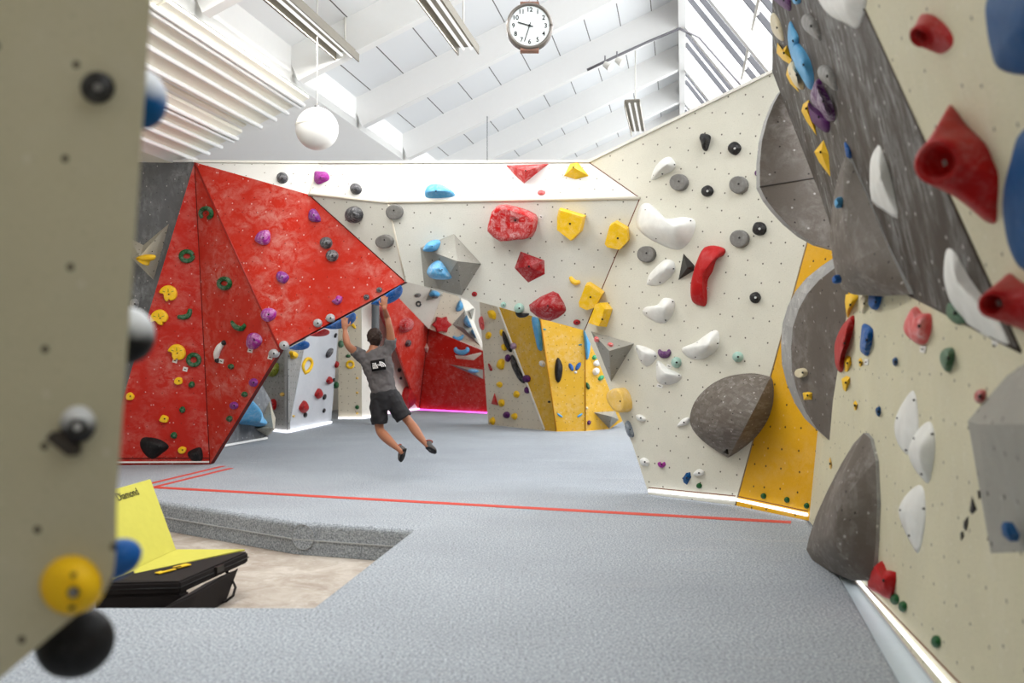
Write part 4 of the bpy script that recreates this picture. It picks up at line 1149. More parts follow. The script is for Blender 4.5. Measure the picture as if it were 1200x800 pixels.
# upper half disc
La, Ta, Ba = P(890.5, 219, 7.95), P(922, 99, 8.15), P(976, 292, 7.75)
Ra = Plane(La, Ta, Ba).R(976, 205, 0.03)
PA1, PA2 = Plane(La, Ra, Ta), Plane(La, Ra, Ba)
up_ = [(890.5, 219), (890.5, 190), (893, 165), (899, 141), (907, 121), (915, 107), (924, 98), (950, 105), (980, 160), (977, 205)]
lo_ = [(890.5, 219), (977, 205), (985, 250), (980, 293), (976, 292), (958, 287), (940, 277), (922, 262), (908, 247), (898, 234)]
fa_ = fin('huge grey half disc volume with a cross seam, upper left of the grey band', [[PA1.R(x, y) for x, y in up_], [PA2.R(x, y) for x, y in lo_]], Vector((0.006, 0.14, 0.012)))
# lower half disc with broad rim
PCc = Plane(Fp.R(990, 312), Fp.R(972, 516), P(927, 395, 8.0))
oc = [(995, 303), (978, 314), (960, 328), (946, 344), (936, 362), (929, 384), (927, 408), (928, 434), (934, 458), (944, 482), (957, 502), (972, 516), (980, 460), (988, 400), (994, 350)]
fin('large grey half disc volume with a pale thick rim, in front of the yellow strip', [[PCc.R(x, y) for x, y in oc]], Vector((0.035, 0.42, 0.05)))
tube_obj('panel_joint', [La, Ra], 0.007, plain('dark_volume_joint', (52, 46, 42), 0.6), fa_, 6)
WL['PC'] = PCc; WNAME['PC'] = 'rimmed half disc'
hold('PC', 'cream', ell(941, 436.5, 11.5, 11, 0, 12), 0.04, 'cream ring hold on the rimmed grey half disc', prof='slab', dent=0.02, chalk=0.1)
hold('PC', 'yellow', [(940.5, 460), (947, 459), (952, 460), (951.5, 468), (942, 468.5)], 0.04, 'yellow square hold on the rimmed grey half disc', smooth=False, prof='cone', chalk=0.1)
# domes: D-shaped shells with one straight lip standing off the wall
def shell(wn, arc_px, lip_a, lip_b, h, label, bow=(0, 0), n=18, mat=None):
    """arc on the wall from lip_a round to lip_b; the lip between them stands h off the wall"""
    pl = WL[wn]
    th = thing('climbing_volume', pl.R(*[(lip_a[i] + lip_b[i]) / 2 for i in (0, 1)]), label, 'climbing volume')
    full = [lip_a] + arc_px + [lip_b]
    # resample arc uniformly
    dens = []
    for i in range(len(full) - 1):
        p0 = full[max(i - 1, 0)]; a, b = full[i], full[i + 1]; p3_ = full[min(i + 2, len(full) - 1)]
        for j in range(4):
            t = j / 4
            dens.append(tuple(0.5 * (2 * a[q] + (b[q] - p0[q]) * t + (2 * p0[q] - 5 * a[q] + 4 * b[q] - p3_[q]) * t * t + (-p0[q] + 3 * a[q] - 3 * b[q] + p3_[q]) * t ** 3) for q in (0, 1)))
    dens.append(lip_b)
    m = len(dens)
    bm = bmesh.new(); rows = []
    K = 8
    for i, p in enumerate(dens):
        f = i / (m - 1)
        s_ = math.sin(math.pi * f) ** 0.75 if 0 < f < 1 else 0
        lx = lip_a[0] + (lip_b[0] - lip_a[0]) * f + bow[0] * math.sin(math.pi * f)
        ly = lip_a[1] + (lip_b[1] - lip_a[1]) * f + bow[1] * math.sin(math.pi * f)
        w0 = pl.R(p[0], p[1], -0.01); w1 = pl.R(lx, ly, h * s_)
        base_w1 = w1 - pl.n * pl.h(w1)
        row = []
        for k_ in range(K + 1):
            g = k_ / K
            row.append(bm.verts.new(w0 + (base_w1 - w0) * g + pl.n * (h * s_ * math.sin(g * math.pi / 2) ** 0.8)))
        rows.append(row)
    for r0, r1 in zip(rows[:-1], rows[1:]):
        for k_ in range(K):
            bm.faces.new((r0[k_], r1[k_], r1[k_ + 1], r0[k_ + 1]))
    bmesh.ops.remove_doubles(bm, verts=bm.verts, dist=0.0005)
    bmesh.ops.recalc_face_normals(bm, faces=bm.faces)
    set_uv(bm)
    o = mesh_obj('curved_face', bm, mat or m_volgrey, th, True)
    if sum(p.normal.dot(pl.n) for p in o.data.polygons) < 0:
        o.data.flip_normals()
    bm = bmesh.new()
    lipv, basev = [], []
    for i in range(m):
        f = i / (m - 1); s_ = math.sin(math.pi * f) ** 0.75 if 0 < f < 1 else 0
        lx = lip_a[0] + (lip_b[0] - lip_a[0]) * f + bow[0] * math.sin(math.pi * f)
        ly = lip_a[1] + (lip_b[1] - lip_a[1]) * f + bow[1] * math.sin(math.pi * f)
        w1 = pl.R(lx, ly, h * s_)
        lipv.append(bm.verts.new(w1)); basev.append(bm.verts.new(w1 - pl.n * (pl.h(w1) + 0.02)))
    for i in range(m - 1): bm.faces.new((lipv[i], lipv[i + 1], basev[i + 1], basev[i]))
    bmesh.ops.recalc_face_normals(bm, faces=bm.faces); set_uv(bm)
    mesh_obj('side_face', bm, mat or m_volgrey, th)
    return th
shell('D', [(885, 437), (865, 438), (846, 443), (828, 454), (814, 470), (808, 489), (811, 502), (822, 515), (838, 527)], (903, 441), (853, 536), 0.42, 'grey half dome volume low on the big pale wall', bow=(-2, 6))
shell('G', [(983, 200), (977, 230), (973, 262), (974, 295), (977, 315), (981, 330), (986, 341)], (991, 183), (1000, 346), 0.02, 'x', bow=(18, 0)) if False else None
volb = [(990, 182, 0), (984, 198, .0), (978, 222, .02), (974, 250, .04), (973, 280, .08), (976, 305, .14), (980, 325, .2), (986, 338, .26), (998, 345, .30), (1030, 346, .26), (1066, 345, .02), (1040, 285, .0), (1015, 228, 0), (999, 192, 0), (1000, 300, .30), (992, 240, .14), (1025, 330, .26)]
def hull_shell(wn, outline, ridge, h, label, rim=0.03, mat=None):
    """smooth shell: outline (px,py,height) closed polygon; blends to a ridge curve"""
    pl = WL[wn]
    th = thing('climbing_volume', pl.R(sum(p[0] for p in outline) / len(outline), sum(p[1] for p in outline) / len(outline)), label, 'climbing volume')
    o3 = [pl.R(*p) for p in outline]
    r3 = pl.R(*ridge)
    bm = bmesh.new(); rows = []
    K = 7
    for g in range(K):
        f = g / K
        row = []
        for p in o3:
            q = p + (r3 - p) * f
            bulge = h * math.sin(f * math.pi / 2)
            base = pl.h(p) + (pl.h(r3) - pl.h(p)) * (math.sin(f * math.pi / 2))
            q = q - pl.n * pl.h(q) + pl.n * base
            row.append(bm.verts.new(q))
        rows.append(row)
    n = len(o3)
    for a, b in zip(rows[:-1], rows[1:]):
        for i in range(n): bm.faces.new((a[i], a[(i + 1) % n], b[(i + 1) % n], b[i]))
    tip = bm.verts.new(r3)
    for i in range(n): bm.faces.new((rows[-1][i], rows[-1][(i + 1) % n], tip))
    bmesh.ops.recalc_face_normals(bm, faces=bm.faces); set_uv(bm)
    o = mesh_obj('curved_face', bm, mat or m_volgrey, th, True)
    bm = bmesh.new()
    a = [bm.verts.new(p) for p in o3]; b = [bm.verts.new(p - pl.n * (pl.h(p) + 0.03)) for p in o3]
    for i in range(n): bm.faces.new((a[i], a[(i + 1) % n], b[(i + 1) % n], b[i]))
    bmesh.ops.recalc_face_normals(bm, faces=bm.faces); set_uv(bm)
    mesh_obj('rim', bm, m_rim, th)
    return th
hull_shell('G', [(991, 182, .03), (984, 200, .05), (978, 224, .09), (974, 250, .12), (973, 280, .15), (976, 305, .16), (980, 325, .16), (987, 339, .15), (1000, 345, .13), (1030, 347, .09), (1066, 345, .02), (1040, 288, .01), (1015, 228, .01), (1000, 194, .01)], (1000, 310, .17), 0.3, 'grey curved shell volume hanging on the grey band beside the small blue holds')
hull_shell('F', [(1012, 507, .03), (1000, 520, .05), (986, 543, .10), (970, 574, .16), (956, 605, .20), (948, 630, .22), (945, 644, .22), (952, 656, .20), (972, 669, .14), (998, 680, .08), (1022, 680, .03), (1026, 640, .02), (1028, 590, .02), (1026, 540, .02), (1020, 514, .02)], (975, 625, .24), 0.3, 'tall grey fin shaped volume at the foot of the right wall')
WL['VE'] = Plane(Fp.R(1000, 680, .12), Fp.R(950, 640, .24), Fp.R(1000, 530, .09)); WNAME['VE'] = 'tall grey fin'
knob('F', 'green', 963, 645, 8, 11, 'green knob on the tall grey fin volume', 2.4, 0.1, 0)
knob('F', 'green', 943.5, 620, 5, 9, 'green knob at the far foot of the right wall just left of the grey fin', 0.9, 0.1, 0)
WL['DV'] = Plane(D.R(830, 500, .13), D.R(850, 460, .18), D.R(850, 520, .30)); WNAME['DV'] = 'grey half dome'
hold('DV', 'magenta', [(819, 498), (823, 499.5), (827, 498), (827, 503), (823, 507), (819.5, 503)], 0.05, 'purple heart shaped hold on the grey half dome', chalk=0.1)
hold('DV', 'black', [(846, 531), (851, 526), (852, 532)], 0.04, 'tiny black triangular hold at the lower tip of the grey half dome', smooth=False, prof='cone', chalk=0.0)

# grey wedge on the passage edge
volume('D', m_volpale, [(692.5, 388, 0), (743, 402.5, 0), (716, 447, 0), (714, 411, .34)], [(0, 3, 1), (1, 3, 2), (2, 3, 0)], 'grey pyramid volume on the right edge of the passage')
WL['PY'] = Plane(D.R(692.5, 388, 0), D.R(743, 402.5, 0), D.R(714, 411, .34)); WNAME['PY'] = 'grey pyramid'
for x, y, w_, lab in ((699, 400, 6, 'chalky pink oval hold on the top of the grey pyramid, left one'), (715.5, 407, 7, 'chalky pink oval hold on the top of the grey pyramid, right one')):
    hold('PY', 'pink', ell(x, y - 3, w_, 4, 15, 8), 0.03, lab, chalk=0.6, b=0)

# ---------------------------------------------------------------- right wall lower face
hold('F', 'yellow', [(991, 345), (1006, 346), (1003, 354), (997, 364), (993, 372), (991, 362)], 0.10, 'yellow hold tucked under the grey shell volume', prof='soft', chalk=0.1, k=2)
hold('F', 'cream', [(1008, 349), (1016, 346), (1018, 352), (1014, 365), (1011, 366)], 0.06, 'cream chalky hold under the grey shell volume', chalk=0.6)
hold('F', 'blue', [(1021, 345), (1033, 345), (1031, 358), (1027, 363), (1021, 358)], 0.10, 'blue hold under the grey shell volume', chalk=0.1)
hold('F', 'crimson', [(1001, 370), (1001, 382), (996, 400), (990, 418), (988, 434), (984, 435), (981, 425), (981, 403), (988, 384), (996, 373)], 0.13, 'long red crescent hold beside the rimmed half disc', chalk=0.15, peak=(990, 402))
for pts, lab in (([(989, 421), (993, 416), (997, 418), (998, 426), (993, 436), (990, 435)], 'yellow diamond hold at the lower end of the red crescent'),
                 ([(986, 444), (992, 440), (996, 442), (996, 448), (991, 459), (988, 456)], 'yellow diamond hold below the one by the red crescent'),
                 ([(1006, 421), (1009, 419), (1011, 423), (1009, 430), (1007, 429)], 'small yellow diamond hold left of the tiny blue one'),
                 ([(1000, 472), (1002.5, 469), (1005, 473), (1003, 481), (1001, 480)], 'small lone yellow diamond hold on the right wall')):
    hold('F', 'yellow', pts, 0.07 if pts[0][0] < 1000 else 0.04, lab, smooth=False, prof='cone', chalk=0.1, word='diamonds')
hold('F', 'amber', [(971.5, 538), (973, 535), (975, 545), (974, 550), (972, 548)], 0.03, 'narrow amber hold by the curved edge of the grey fin', smooth=False, prof='cone', chalk=0.1)
hold('F', 'blue', [(1012, 384), (1014, 379), (1023, 386), (1022, 400), (1018, 416), (1013, 415), (1010, 408)], 0.09, 'blue pill shaped hold with chalk on top, right wall', prof='dome', chalk=0.35)
route_tag('F', 1015, 424, 4, 7, 'white route tag under the blue pill hold', 0)
hold('F', 'navy', [(1047, 421), (1051, 418.5), (1052.5, 424), (1050, 428.5), (1048, 427)], 0.04, 'tiny dark blue hold between the blue pill and red claw holds', chalk=0.1)
hold('F', 'navy', [(1027, 479), (1031, 476), (1032.5, 482), (1030.5, 488), (1028, 485)], 0.04, 'tiny dark blue hold above the white petals', chalk=0.1)
hold('F', 'pink', [(1062, 386), (1065, 372), (1074, 359), (1081, 367), (1091, 368), (1092, 385), (1087, 400), (1080, 404), (1068, 396)], 0.12, 'chalky pink red claw shaped hold on the right wall', chalk=0.55, k=3)
route_tag('F', 1081, 409, 6, 8, 'white route tag under the pink red claw hold', 10)
hold('F', 'sage', [(1104, 418), (1108, 409), (1115, 407), (1119, 412), (1118, 424), (1113, 436), (1107, 430)], 0.08, 'grey green teardrop hold on the right wall', chalk=0.25)
hold('F', 'sage', [(1111, 366), (1112, 357), (1116, 353), (1125, 362), (1135, 376), (1124, 380), (1115, 374)], 0.07, 'dark green hold half hidden by the large white leaf', chalk=0.15)
PET = [([(1048, 503), (1050, 488), (1057, 473), (1068, 458), (1073, 463), (1076, 485), (1076, 510), (1070, 530), (1062, 532), (1052, 519)], (1058, 500), .06, 'upper large white petal hold, dull and half covered by another'),
       ([(1064, 528), (1070, 511), (1081, 498), (1090, 494), (1095, 505), (1096, 525), (1092, 552), (1088, 566), (1080, 560), (1069, 545)], (1077, 528), .12, 'middle glossy white petal hold overlapping the dull one'),
       ([(1053, 597), (1060, 582), (1074, 569), (1082, 572), (1085, 595), (1083, 622), (1076, 648), (1065, 632), (1056, 612)], (1066, 600), .08, 'lowest white petal hold standing alone')]
for pts, pk, H, lab in PET:
    o = hold('F', 'white', pts, H, lab, peak=pk, prof='soft', chalk=0.05, b=0, rough=0.3, word='petals')
    for f in (0.1, 0.45, 0.8):
        i = int(f * len(pts)); x, y = pts[i]; x += (pk[0] - x) * 0.15; y += (pk[1] - y) * 0.15
        bolt(Fp, Fp.R(x, y, H * 0.25), 0.006, None, o)
for pts, lab in (([(1136, 598), (1139, 580), (1143, 592), (1145, 597), (1139, 603)], 'largest black diamond hold of the short diagonal row'), ([(1129, 611), (1135, 604), (1134, 614), (1132, 623), (1129, 618)], 'middle black diamond hold of the short diagonal row'),
                 ([(1125, 625), (1128, 621), (1130, 627), (1126, 634)], 'lowest and smallest black diamond hold of the diagonal row')):
    hold('F', 'black', pts, 0.02, lab, smooth=False, prof='cone', chalk=0.0, b=0, word='diamonds')
hold('F', 'black', [(1145, 575), (1148, 574), (1149, 584), (1147, 585)], 0.02, 'thin black hold beside the edge of the grey pyramid volume on the right wall', smooth=False, prof='cone', chalk=0, b=0)
hold('F', 'crimson', [(1144, 462), (1147, 457), (1154, 457), (1156, 463), (1152, 471), (1147, 472), (1144, 468)], 0.05, 'small red hold heavily chalked above the grey pyramid at right', chalk=0.9, k=2)
hold('F', 'crimson', [(1019, 688), (1022, 671), (1034, 657), (1039, 668), (1050, 670), (1049, 690), (1044, 702), (1030, 695)], 0.12, 'bright red claw shaped hold at the foot of the right wall', chalk=0.05, k=2)
for x, y, w_, h_, lab in ((1049, 702, 10, 13, 'green knob touching the red claw at the foot of the right wall'), (1058.5, 710.5, 9.5, 13, 'green knob just right of the one touching the red claw'), (1097.5, 751.5, 11, 15, 'green knob alone near the front of the right wall')):
    knob('F', 'green', x, y, w_, h_, lab, 0.7, 0.05, 0)
volume('F', m_volpale, [(1134, 493, 0), (1180, 440, 0), (1205, 423, 0), (1330, 470, 0), (1290, 640, 0), (1210, 646, 0), (1161, 648, 0), (1245, 497, .22), (1148, 497, .05)],
       [(0, 8, 1), (1, 8, 7, 2), (2, 7, 3), (3, 7, 4), (4, 7, 5), (5, 7, 8, 6), (6, 8, 0)], 'large grey green pyramid volume at the right edge of the picture')
hold('F', 'navy', [(1173, 617), (1176, 611), (1180, 612), (1188, 626), (1186, 634), (1183, 634), (1175, 627)], 0.10, 'dark blue hold on the lower part of the grey pyramid volume', smooth=False, prof='cone', chalk=0.1, b=0, base=0.06)

# ---------------------------------------------------------------- grey band
hold('G', 'white', [(957, -14), (962, 6), (975, 20), (990, 27), (1004, 33), (1011, 20), (1015, 0), (1010, -30), (975, -32)], 0.12, 'big off white pointed hold at the top of the grey band', prof='soft', chalk=0.15, b=0)
hold('G', 'plum', [(905, -4), (914, -12), (925, -8), (927, 5), (926, 13), (916, 7)], 0.06, 'purple hold at the very top edge of the grey band', chalk=0.2, k=2)
hold('G', 'cream', [(903, 20), (907, 15), (914, 25), (918, 40), (918, 48), (911, 44), (905, 34)], 0.06, 'upper cream oval hold at the left edge of the grey band', chalk=0.3)
hold('G', 'grey', [(940, 22), (945, 16), (953, 20), (960, 33), (962, 47), (953, 42), (943, 33)], 0.07, 'upper grey oval hold on the grey band', chalk=0.3)
hold('G', 'grey', [(959, 82), (964, 76), (972, 79), (979, 90), (981, 106), (972, 100), (962, 92)], 0.07, 'lower grey oval hold on the grey band above the purple one', chalk=0.3)
hold('G', 'sky', [(924, 42), (926, 25), (931, 33), (936, 44), (934, 60), (931, 73), (926, 58)], 0.06, 'upper blue tapering hold on the grey band', chalk=0.1)
hold('G', 'sky', [(930, 60), (932, 49), (941, 56), (950, 72), (954, 92), (951, 105), (943, 94), (934, 78)], 0.10, 'large lower blue leaf shaped hold on the grey band', chalk=0.1, b=0.008)
hold('G', 'sky', [(928, -6), (938, -6), (938, 3), (933, 5), (930, 2)], 0.05, 'small blue hold cut by the top of the grey band', chalk=0.1)
YG = [([(910, 62), (911, 50), (917, 58), (922, 53), (928, 70), (925, 75), (917, 70)], (919, 62), 'yellow two pronged hold near the top of the grey band'),
      ([(921, 88), (923, 78), (932, 84), (936, 108), (926, 98)], (927, 86), 'yellow wedge behind the lower cream hold on the grey band'),
      ([(939, 130), (941, 122), (948, 117), (952, 130), (957, 159), (945, 142)], (945, 127), 'yellow wedge left of the purple hold on the grey band'),
      ([(954, 178), (965, 164), (971, 180), (973, 207), (960, 190)], (962, 178), 'yellow wedge, lowest of those on the grey band')]
for pts, pk, lab in YG:
    hold('G', 'yellow', pts, 0.08, lab, smooth=False, prof='cone', peak=pk, chalk=0.05, word='wedges')
hold('G', 'cream', [(925, 80), (929, 72), (936, 79), (941, 93), (941, 105), (932, 97)], 0.11, 'lower cream oval hold over a yellow wedge on the grey band', chalk=0.3)
hold('G', 'plum', [(952, 112), (955, 100), (960, 92), (967, 105), (976, 123), (979, 138), (974, 142), (966, 131), (957, 124)], 0.13, 'purple curled hold with chalk on the grey band, upper of two', chalk=0.75)
hold('G', 'plum', [(948, 120), (953, 125), (962, 130), (972, 140), (971, 155), (961, 149), (952, 140)], 0.09, 'purple hold tucked below the curled one on the grey band', chalk=0.05)
ring('G', 'blue', [(991.5, 168), (994, 176), (996, 184), (1000, 191)], 0.015, 'small blue finger hold above the grey shell volume', rads=[.012, .018, .018, .02])
hold('G', 'white', [(1020, 188), (1024, 177), (1030, 170), (1034, 177), (1041, 198), (1049, 232), (1052, 256), (1036, 247), (1021, 235), (1019, 205)], 0.09, 'white sail shaped hold in the middle of the grey band', prof='soft', chalk=0.05, k=2, b=0)
hold('G', 'white', [(1106, 327), (1107, 302), (1111, 291), (1120, 297), (1137, 327), (1158, 356), (1174, 382), (1184, 408), (1170, 403), (1147, 391), (1125, 372), (1113, 352)], 0.10, 'large white leaf shaped hold at the bottom of the grey band', prof='soft', chalk=0.1, b=0, peak=(1122, 330))
route_tag('G', 1165, 405, 7, 12, 'white route tag at the tip of the large white leaf', 10)
WL['SH'] = Plane(P(980, 237, 5.6), P(984, 260, 5.6), P(1000, 237, 5.45)); WNAME['SH'] = 'grey shell volume'
hold('SH', 'sky', [(980, 235), (983, 231), (985.5, 237), (984, 243), (981, 243)], 0.04, 'tiny blue hold on the upper part of the grey shell volume', chalk=0.1, b=0, base=0.0)
hold('SH', 'blue', [(977, 326), (980, 322), (983, 327), (982, 332), (978, 331)], 0.04, 'tiny blue hold at the lower edge of the grey shell volume', chalk=0.1, b=0, base=0.0)

# ---------------------------------------------------------------- upper right beige wall
def cone_hold(outpx, mouth, mr, H, label, wn='H', axv=(-0.62, -0.78, -0.12)):
    pl = WL[wn]
    pts = [pl.R(x, y, -0.02) for x, y in catmull(outpx, 3)]
    n = len(pts)
    mc = pl.R(mouth[0], mouth[1], H)
    axis = Vector(axv).normalized()
    # mouth ring aligned with the outline order
    cpt = sum(pts, Vector()) / n
    bm = bmesh.new()
    mring = []
    for p in pts:
        d = p - cpt; d = d - axis * d.dot(axis); d.normalize()
        mring.append(mc + d * mr)
    rows = [[bm.verts.new(p) for p in pts]]
    for k_ in range(1, 7):
        f = k_ / 6; g = f ** 0.7
        rows.append([bm.verts.new(p.lerp(q, g)) for p, q in zip(pts, mring)])
    rows.append([bm.verts.new(mc + (q - mc) * 0.82 + axis * 0.012) for q in mring])
    rows.append([bm.verts.new(mc + (q - mc) * 0.62 - axis * 0.02) for q in mring])
    rows.append([bm.verts.new(mc + (q - mc) * 0.4 - axis * 0.09) for q in mring])
    for a, b in zip(rows[:-1], rows[1:]):
        for i in range(n): bm.faces.new((a[i], a[(i + 1) % n], b[(i + 1) % n], b[i]))
    bm.faces.new(rows[-1]); bm.faces.new(rows[0][::-1])
    bmesh.ops.recalc_face_normals(bm, faces=bm.faces)
    o = mesh_obj('climbing_hold', bm, holdmat('crimson', 0.12, 0.45), None, True, loc=pl.R(*outpx[0]))
    finish(o, label, 'climbing hold', 'red', wn, 'funnel holds')
    bolt(pl, mc - axis * 0.085, 0.012, m_boltchalk, o)
cone_hold([(1114, 119), (1125, 128), (1137, 145), (1160, 167), (1170, 187), (1178, 208), (1176, 245), (1174, 267), (1158, 263), (1140, 242), (1122, 226), (1112, 200), (1106, 150)], (1099, 190), 0.078, 0.17, 'big red funnel shaped hold with a chalky mouth')
cone_hold([(1186, 317), (1205, 330), (1240, 345), (1240, 385), (1215, 392), (1195, 384), (1178, 376), (1176, 335)], (1163, 357), 0.045, 0.13, 'second red funnel hold lower down at the right edge')
cone_hold([(1080, 14), (1094, 13), (1108, 21), (1122, 34), (1129, 48), (1126, 61), (1115, 67), (1102, 64), (1088, 54), (1078, 36)], (1079, 43), 0.046, 0.07, 'red oval tube hold with a dark hollow near the top right', axv=(-0.70, -0.25, -0.67))
hold('H', 'darkred', [(1062, 29), (1069, 30), (1081, 41), (1092, 53), (1096, 59), (1086, 56), (1070, 44)], 0.10, 'dark hollow mouth of the red oval tube hold', chalk=0.05, b=0, base=0.06) if False else None
hold('H', 'navy', [(1156, 0), (1156, 30), (1161, 58), (1170, 80), (1200, 88), (1235, 82), (1250, 20), (1230, -40), (1175, -40)], 0.10, 'large dark blue hold in the top right corner', chalk=0.04, prof='soft', b=0, k=3)
hold('H', 'navy', [(1202, 150), (1188, 185), (1179, 225), (1180, 262), (1188, 297), (1204, 318), (1240, 320), (1265, 230), (1245, 150)], 0.10, 'large dark blue rounded hold at the right edge above a funnel', chalk=0.04, prof='dome', b=0, k=3)

# ---------------------------------------------------------------- foreground panel
knob('L', 'black', 115, 103, 40, 38, 'dark ball knob with a steel bolt high on the foreground panel', 0.5, 0.15, 1, boltm=m_steel)
o = knob('L', 'yellow', 84, 685, 72, 70, 'bright yellow ball hold low on the foreground panel', 0.42, 0.0, 0)
bolt(LP, LP.R(86, 694, 0.058), 0.012, m_boltdark, o, 'bolt_cup'); bolt(LP, LP.R(86, 694, 0.062), 0.008, m_steel, o); bolt(LP, LP.R(86, 673, 0.056), 0.005, None, o, 'screw'); bolt(LP, LP.R(84, 712, 0.044), 0.005, None, o, 'screw')
o = knob('L', 'silver', 92, 497, 42, 44, 'grey chalky round grip with a dark bracket in the middle of the foreground panel', 0.45, 0.7, 0)
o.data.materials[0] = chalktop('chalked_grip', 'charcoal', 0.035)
bolt(LP, LP.R(91, 500, 0.036), 0.019, m_boltdark, o, 'bolt_cup'); bolt(LP, LP.R(91, 500, 0.041), 0.008, m_boltchalk, o)
prism_obj('bracket', [LP.R(x, y, 0.03) for x, y in ((53, 514), (60, 506), (70, 506), (88, 524), (86, 534), (78, 534))], LP.n * -0.03, plain('dark_bracket', (58, 52, 48), 0.5), o)
# holds that stick out behind the edge of the panel
def side_ball(c, ax, colr, label, mat=None, chalk=0.3):
    bm = bmesh.new(); add_ell(bm, c, *ax, 24, 16)
    bmesh.ops.recalc_face_normals(bm, faces=bm.faces)
    o = mesh_obj('climbing_hold', bm, mat or holdmat(colr, chalk), None, True, loc=c)
    tag(o, label, 'climbing hold', '%s holds round the edge of the foreground panel' % colr)
pm_ = 2.25
X1, Y1_, Z1 = Vector((1, 0, 0)), Vector((0, 1, 0)), Z
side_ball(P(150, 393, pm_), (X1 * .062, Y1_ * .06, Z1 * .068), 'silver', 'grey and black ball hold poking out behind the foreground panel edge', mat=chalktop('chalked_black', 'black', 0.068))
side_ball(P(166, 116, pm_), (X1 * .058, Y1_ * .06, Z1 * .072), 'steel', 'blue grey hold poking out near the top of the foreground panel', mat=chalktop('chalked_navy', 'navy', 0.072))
side_ball(P(136, 655, pm_), ((X1 * .9 + Z1 * .45) * .062, Y1_ * .05, (Z1 * .9 - X1 * .45) * .045), 'blue', 'blue thumb shaped hold poking out beside the yellow ball', chalk=0.05)
side_ball(P(88, 752, pm_), ((X1 * .9 + Z1 * .3) * .098, Y1_ * .07, (Z1 * .9 - X1 * .3) * .088), 'black', 'large black sphere hold under the bottom edge of the foreground panel', chalk=0.02)

# ---------------------------------------------------------------- back of the hall
# low dark wall and light grey wall
hold('K0', 'sky', [(279, 495), (288, 478), (296, 469), (301, 483), (309, 493), (306, 500), (293, 498)], 0.5, 'light blue horn shaped volume jutting beside the red wall', prof='soft', chalk=0.3, peak=(304, 495), b=0, k=3)
volume('K0', m_volbeige, [(303, 499, 0), (316, 470, 0), (323, 490, 0), (322, 503, 0), (313, 511, .0), (299, 502, 0), (320, 501, .4)], [(0, 6, 1), (1, 6, 2), (2, 6, 3), (3, 6, 4), (4, 6, 5), (5, 6, 0)], 'cream pyramid volume at the end of the low dark wall')
hold('K1', 'olive', [(315, 440), (317, 432), (324, 425), (327, 428), (326, 436), (321, 441)], 0.2, 'olive green hold on the grey wall touching the red lip', chalk=0.2)
knob('K1', 'amber', 331, 462, 5.5, 5, 'tiny amber knob on the dotted grey panel', 0.5, 0.1, 0)
hold('K1', 'crimson', [(319, 470), (321, 467), (324, 471), (323, 479), (319.5, 480), (318, 475)], 0.15, 'red teardrop hold on the dotted grey panel beside the cream pyramid', chalk=0.05)
hold('K2', 'yellow', [(338, 412), (342, 411), (347, 415), (345, 420), (340, 419)], 0.15, 'yellow knobbly hold tucked under the red lip', chalk=0.1)
ring('K2', 'yellow', [(357, 437), (355, 429), (359, 421), (364, 421), (365.5, 427), (362, 434), (357, 437)], 0.035, 'yellow oval ring jug on the light grey wall', chalk=0.1)
for x, y, w_, h_, lab in ((355, 476.5, 10, 14.5, 'largest red teardrop hold on the light grey wall'), (372.5, 461, 8, 12, 'middle red teardrop hold on the light grey wall'), (385, 445.5, 6, 9, 'upper red teardrop hold on the light grey wall')):
    hold('K2', 'crimson', [(x - w_ * .5, y + h_ * .15), (x - w_ * .2, y - h_ * .3), (x + w_ * .1, y - h_ * .5), (x + w_ * .45, y - h_ * .1), (x + w_ * .45, y + h_ * .25), (x, y + h_ * .5)], 0.14, lab, chalk=0.05, word='teardrops')
hold('K2', 'crimson', [(392, 429), (394, 423), (396, 426), (394, 431)], 0.10, 'tiny red hold at the right edge of the light grey wall', chalk=0.05)
for x, y, w_, h_, lab in ((357.5, 486, 4, 6, 'tiny black hold below the largest red teardrop'), (380, 465, 3.5, 7, 'tiny black hold right of the middle red teardrop'), (379.5, 481, 3, 5.5, 'lowest tiny black hold on the light grey wall'), (391, 445, 2.5, 5, 'tiny black hold at the right edge of the light grey wall'), (393, 393, 2.5, 6, 'tiny black hold near the top right of the light grey wall')):
    knob('K2', 'black', x, y, w_, h_, lab, 0.5, 0.1, 0, ang=15)
hold('K2', 'charcoal', [(382, 414), (385, 409), (389, 408), (388, 414), (384, 419), (382, 418)], 0.12, 'chalky black hold high on the light grey wall', chalk=0.5)
knob('K2', 'green', 393.5, 451, 5, 8, 'green knob at the right edge of the light grey wall', 0.6, 0.1, 0)
knob('K2', 'amber', 344, 487.5, 3, 3, 'tiny amber knob low on the light grey wall', 0.6, 0.1, 0)
# narrow beige wall
knob('K3', 'sage', 399.5, 403, 7, 9, 'grey green hold at the left edge of the narrow beige wall', 0.6, 0.2, 0)
knob('K3', 'green', 408, 417, 6, 4, 'small green hold above the yellow ring on the narrow beige wall', 0.6, 0.2, 0)
ring('K3', 'yellow', arc(410.5, 427, 8, 7.5, 0, 345, 9), 0.03, 'yellow ring hold left of the climber on the narrow beige wall', chalk=0.1)
for y, lab in ((443, 'top tiny amber knob of the column on the narrow beige wall'), (460, 'middle tiny amber knob of the column on the narrow beige wall'), (484, 'lowest tiny amber knob of the column on the narrow beige wall')):
    knob('K3', 'amber', 418.5, y, 3.2, 2.8, lab, 0.5, 0.1, 0)
knob('K3', 'green', 418.5, 477, 5, 5, 'green knob low on the narrow beige wall', 0.6, 0.1, 0)
ring('K3', 'yellow', [(409, 381), (413, 380), (416, 384), (413, 380), (414, 375), (418, 371)], 0.03, 'yellow forked hold above the climber left arm', chalk=0.1)
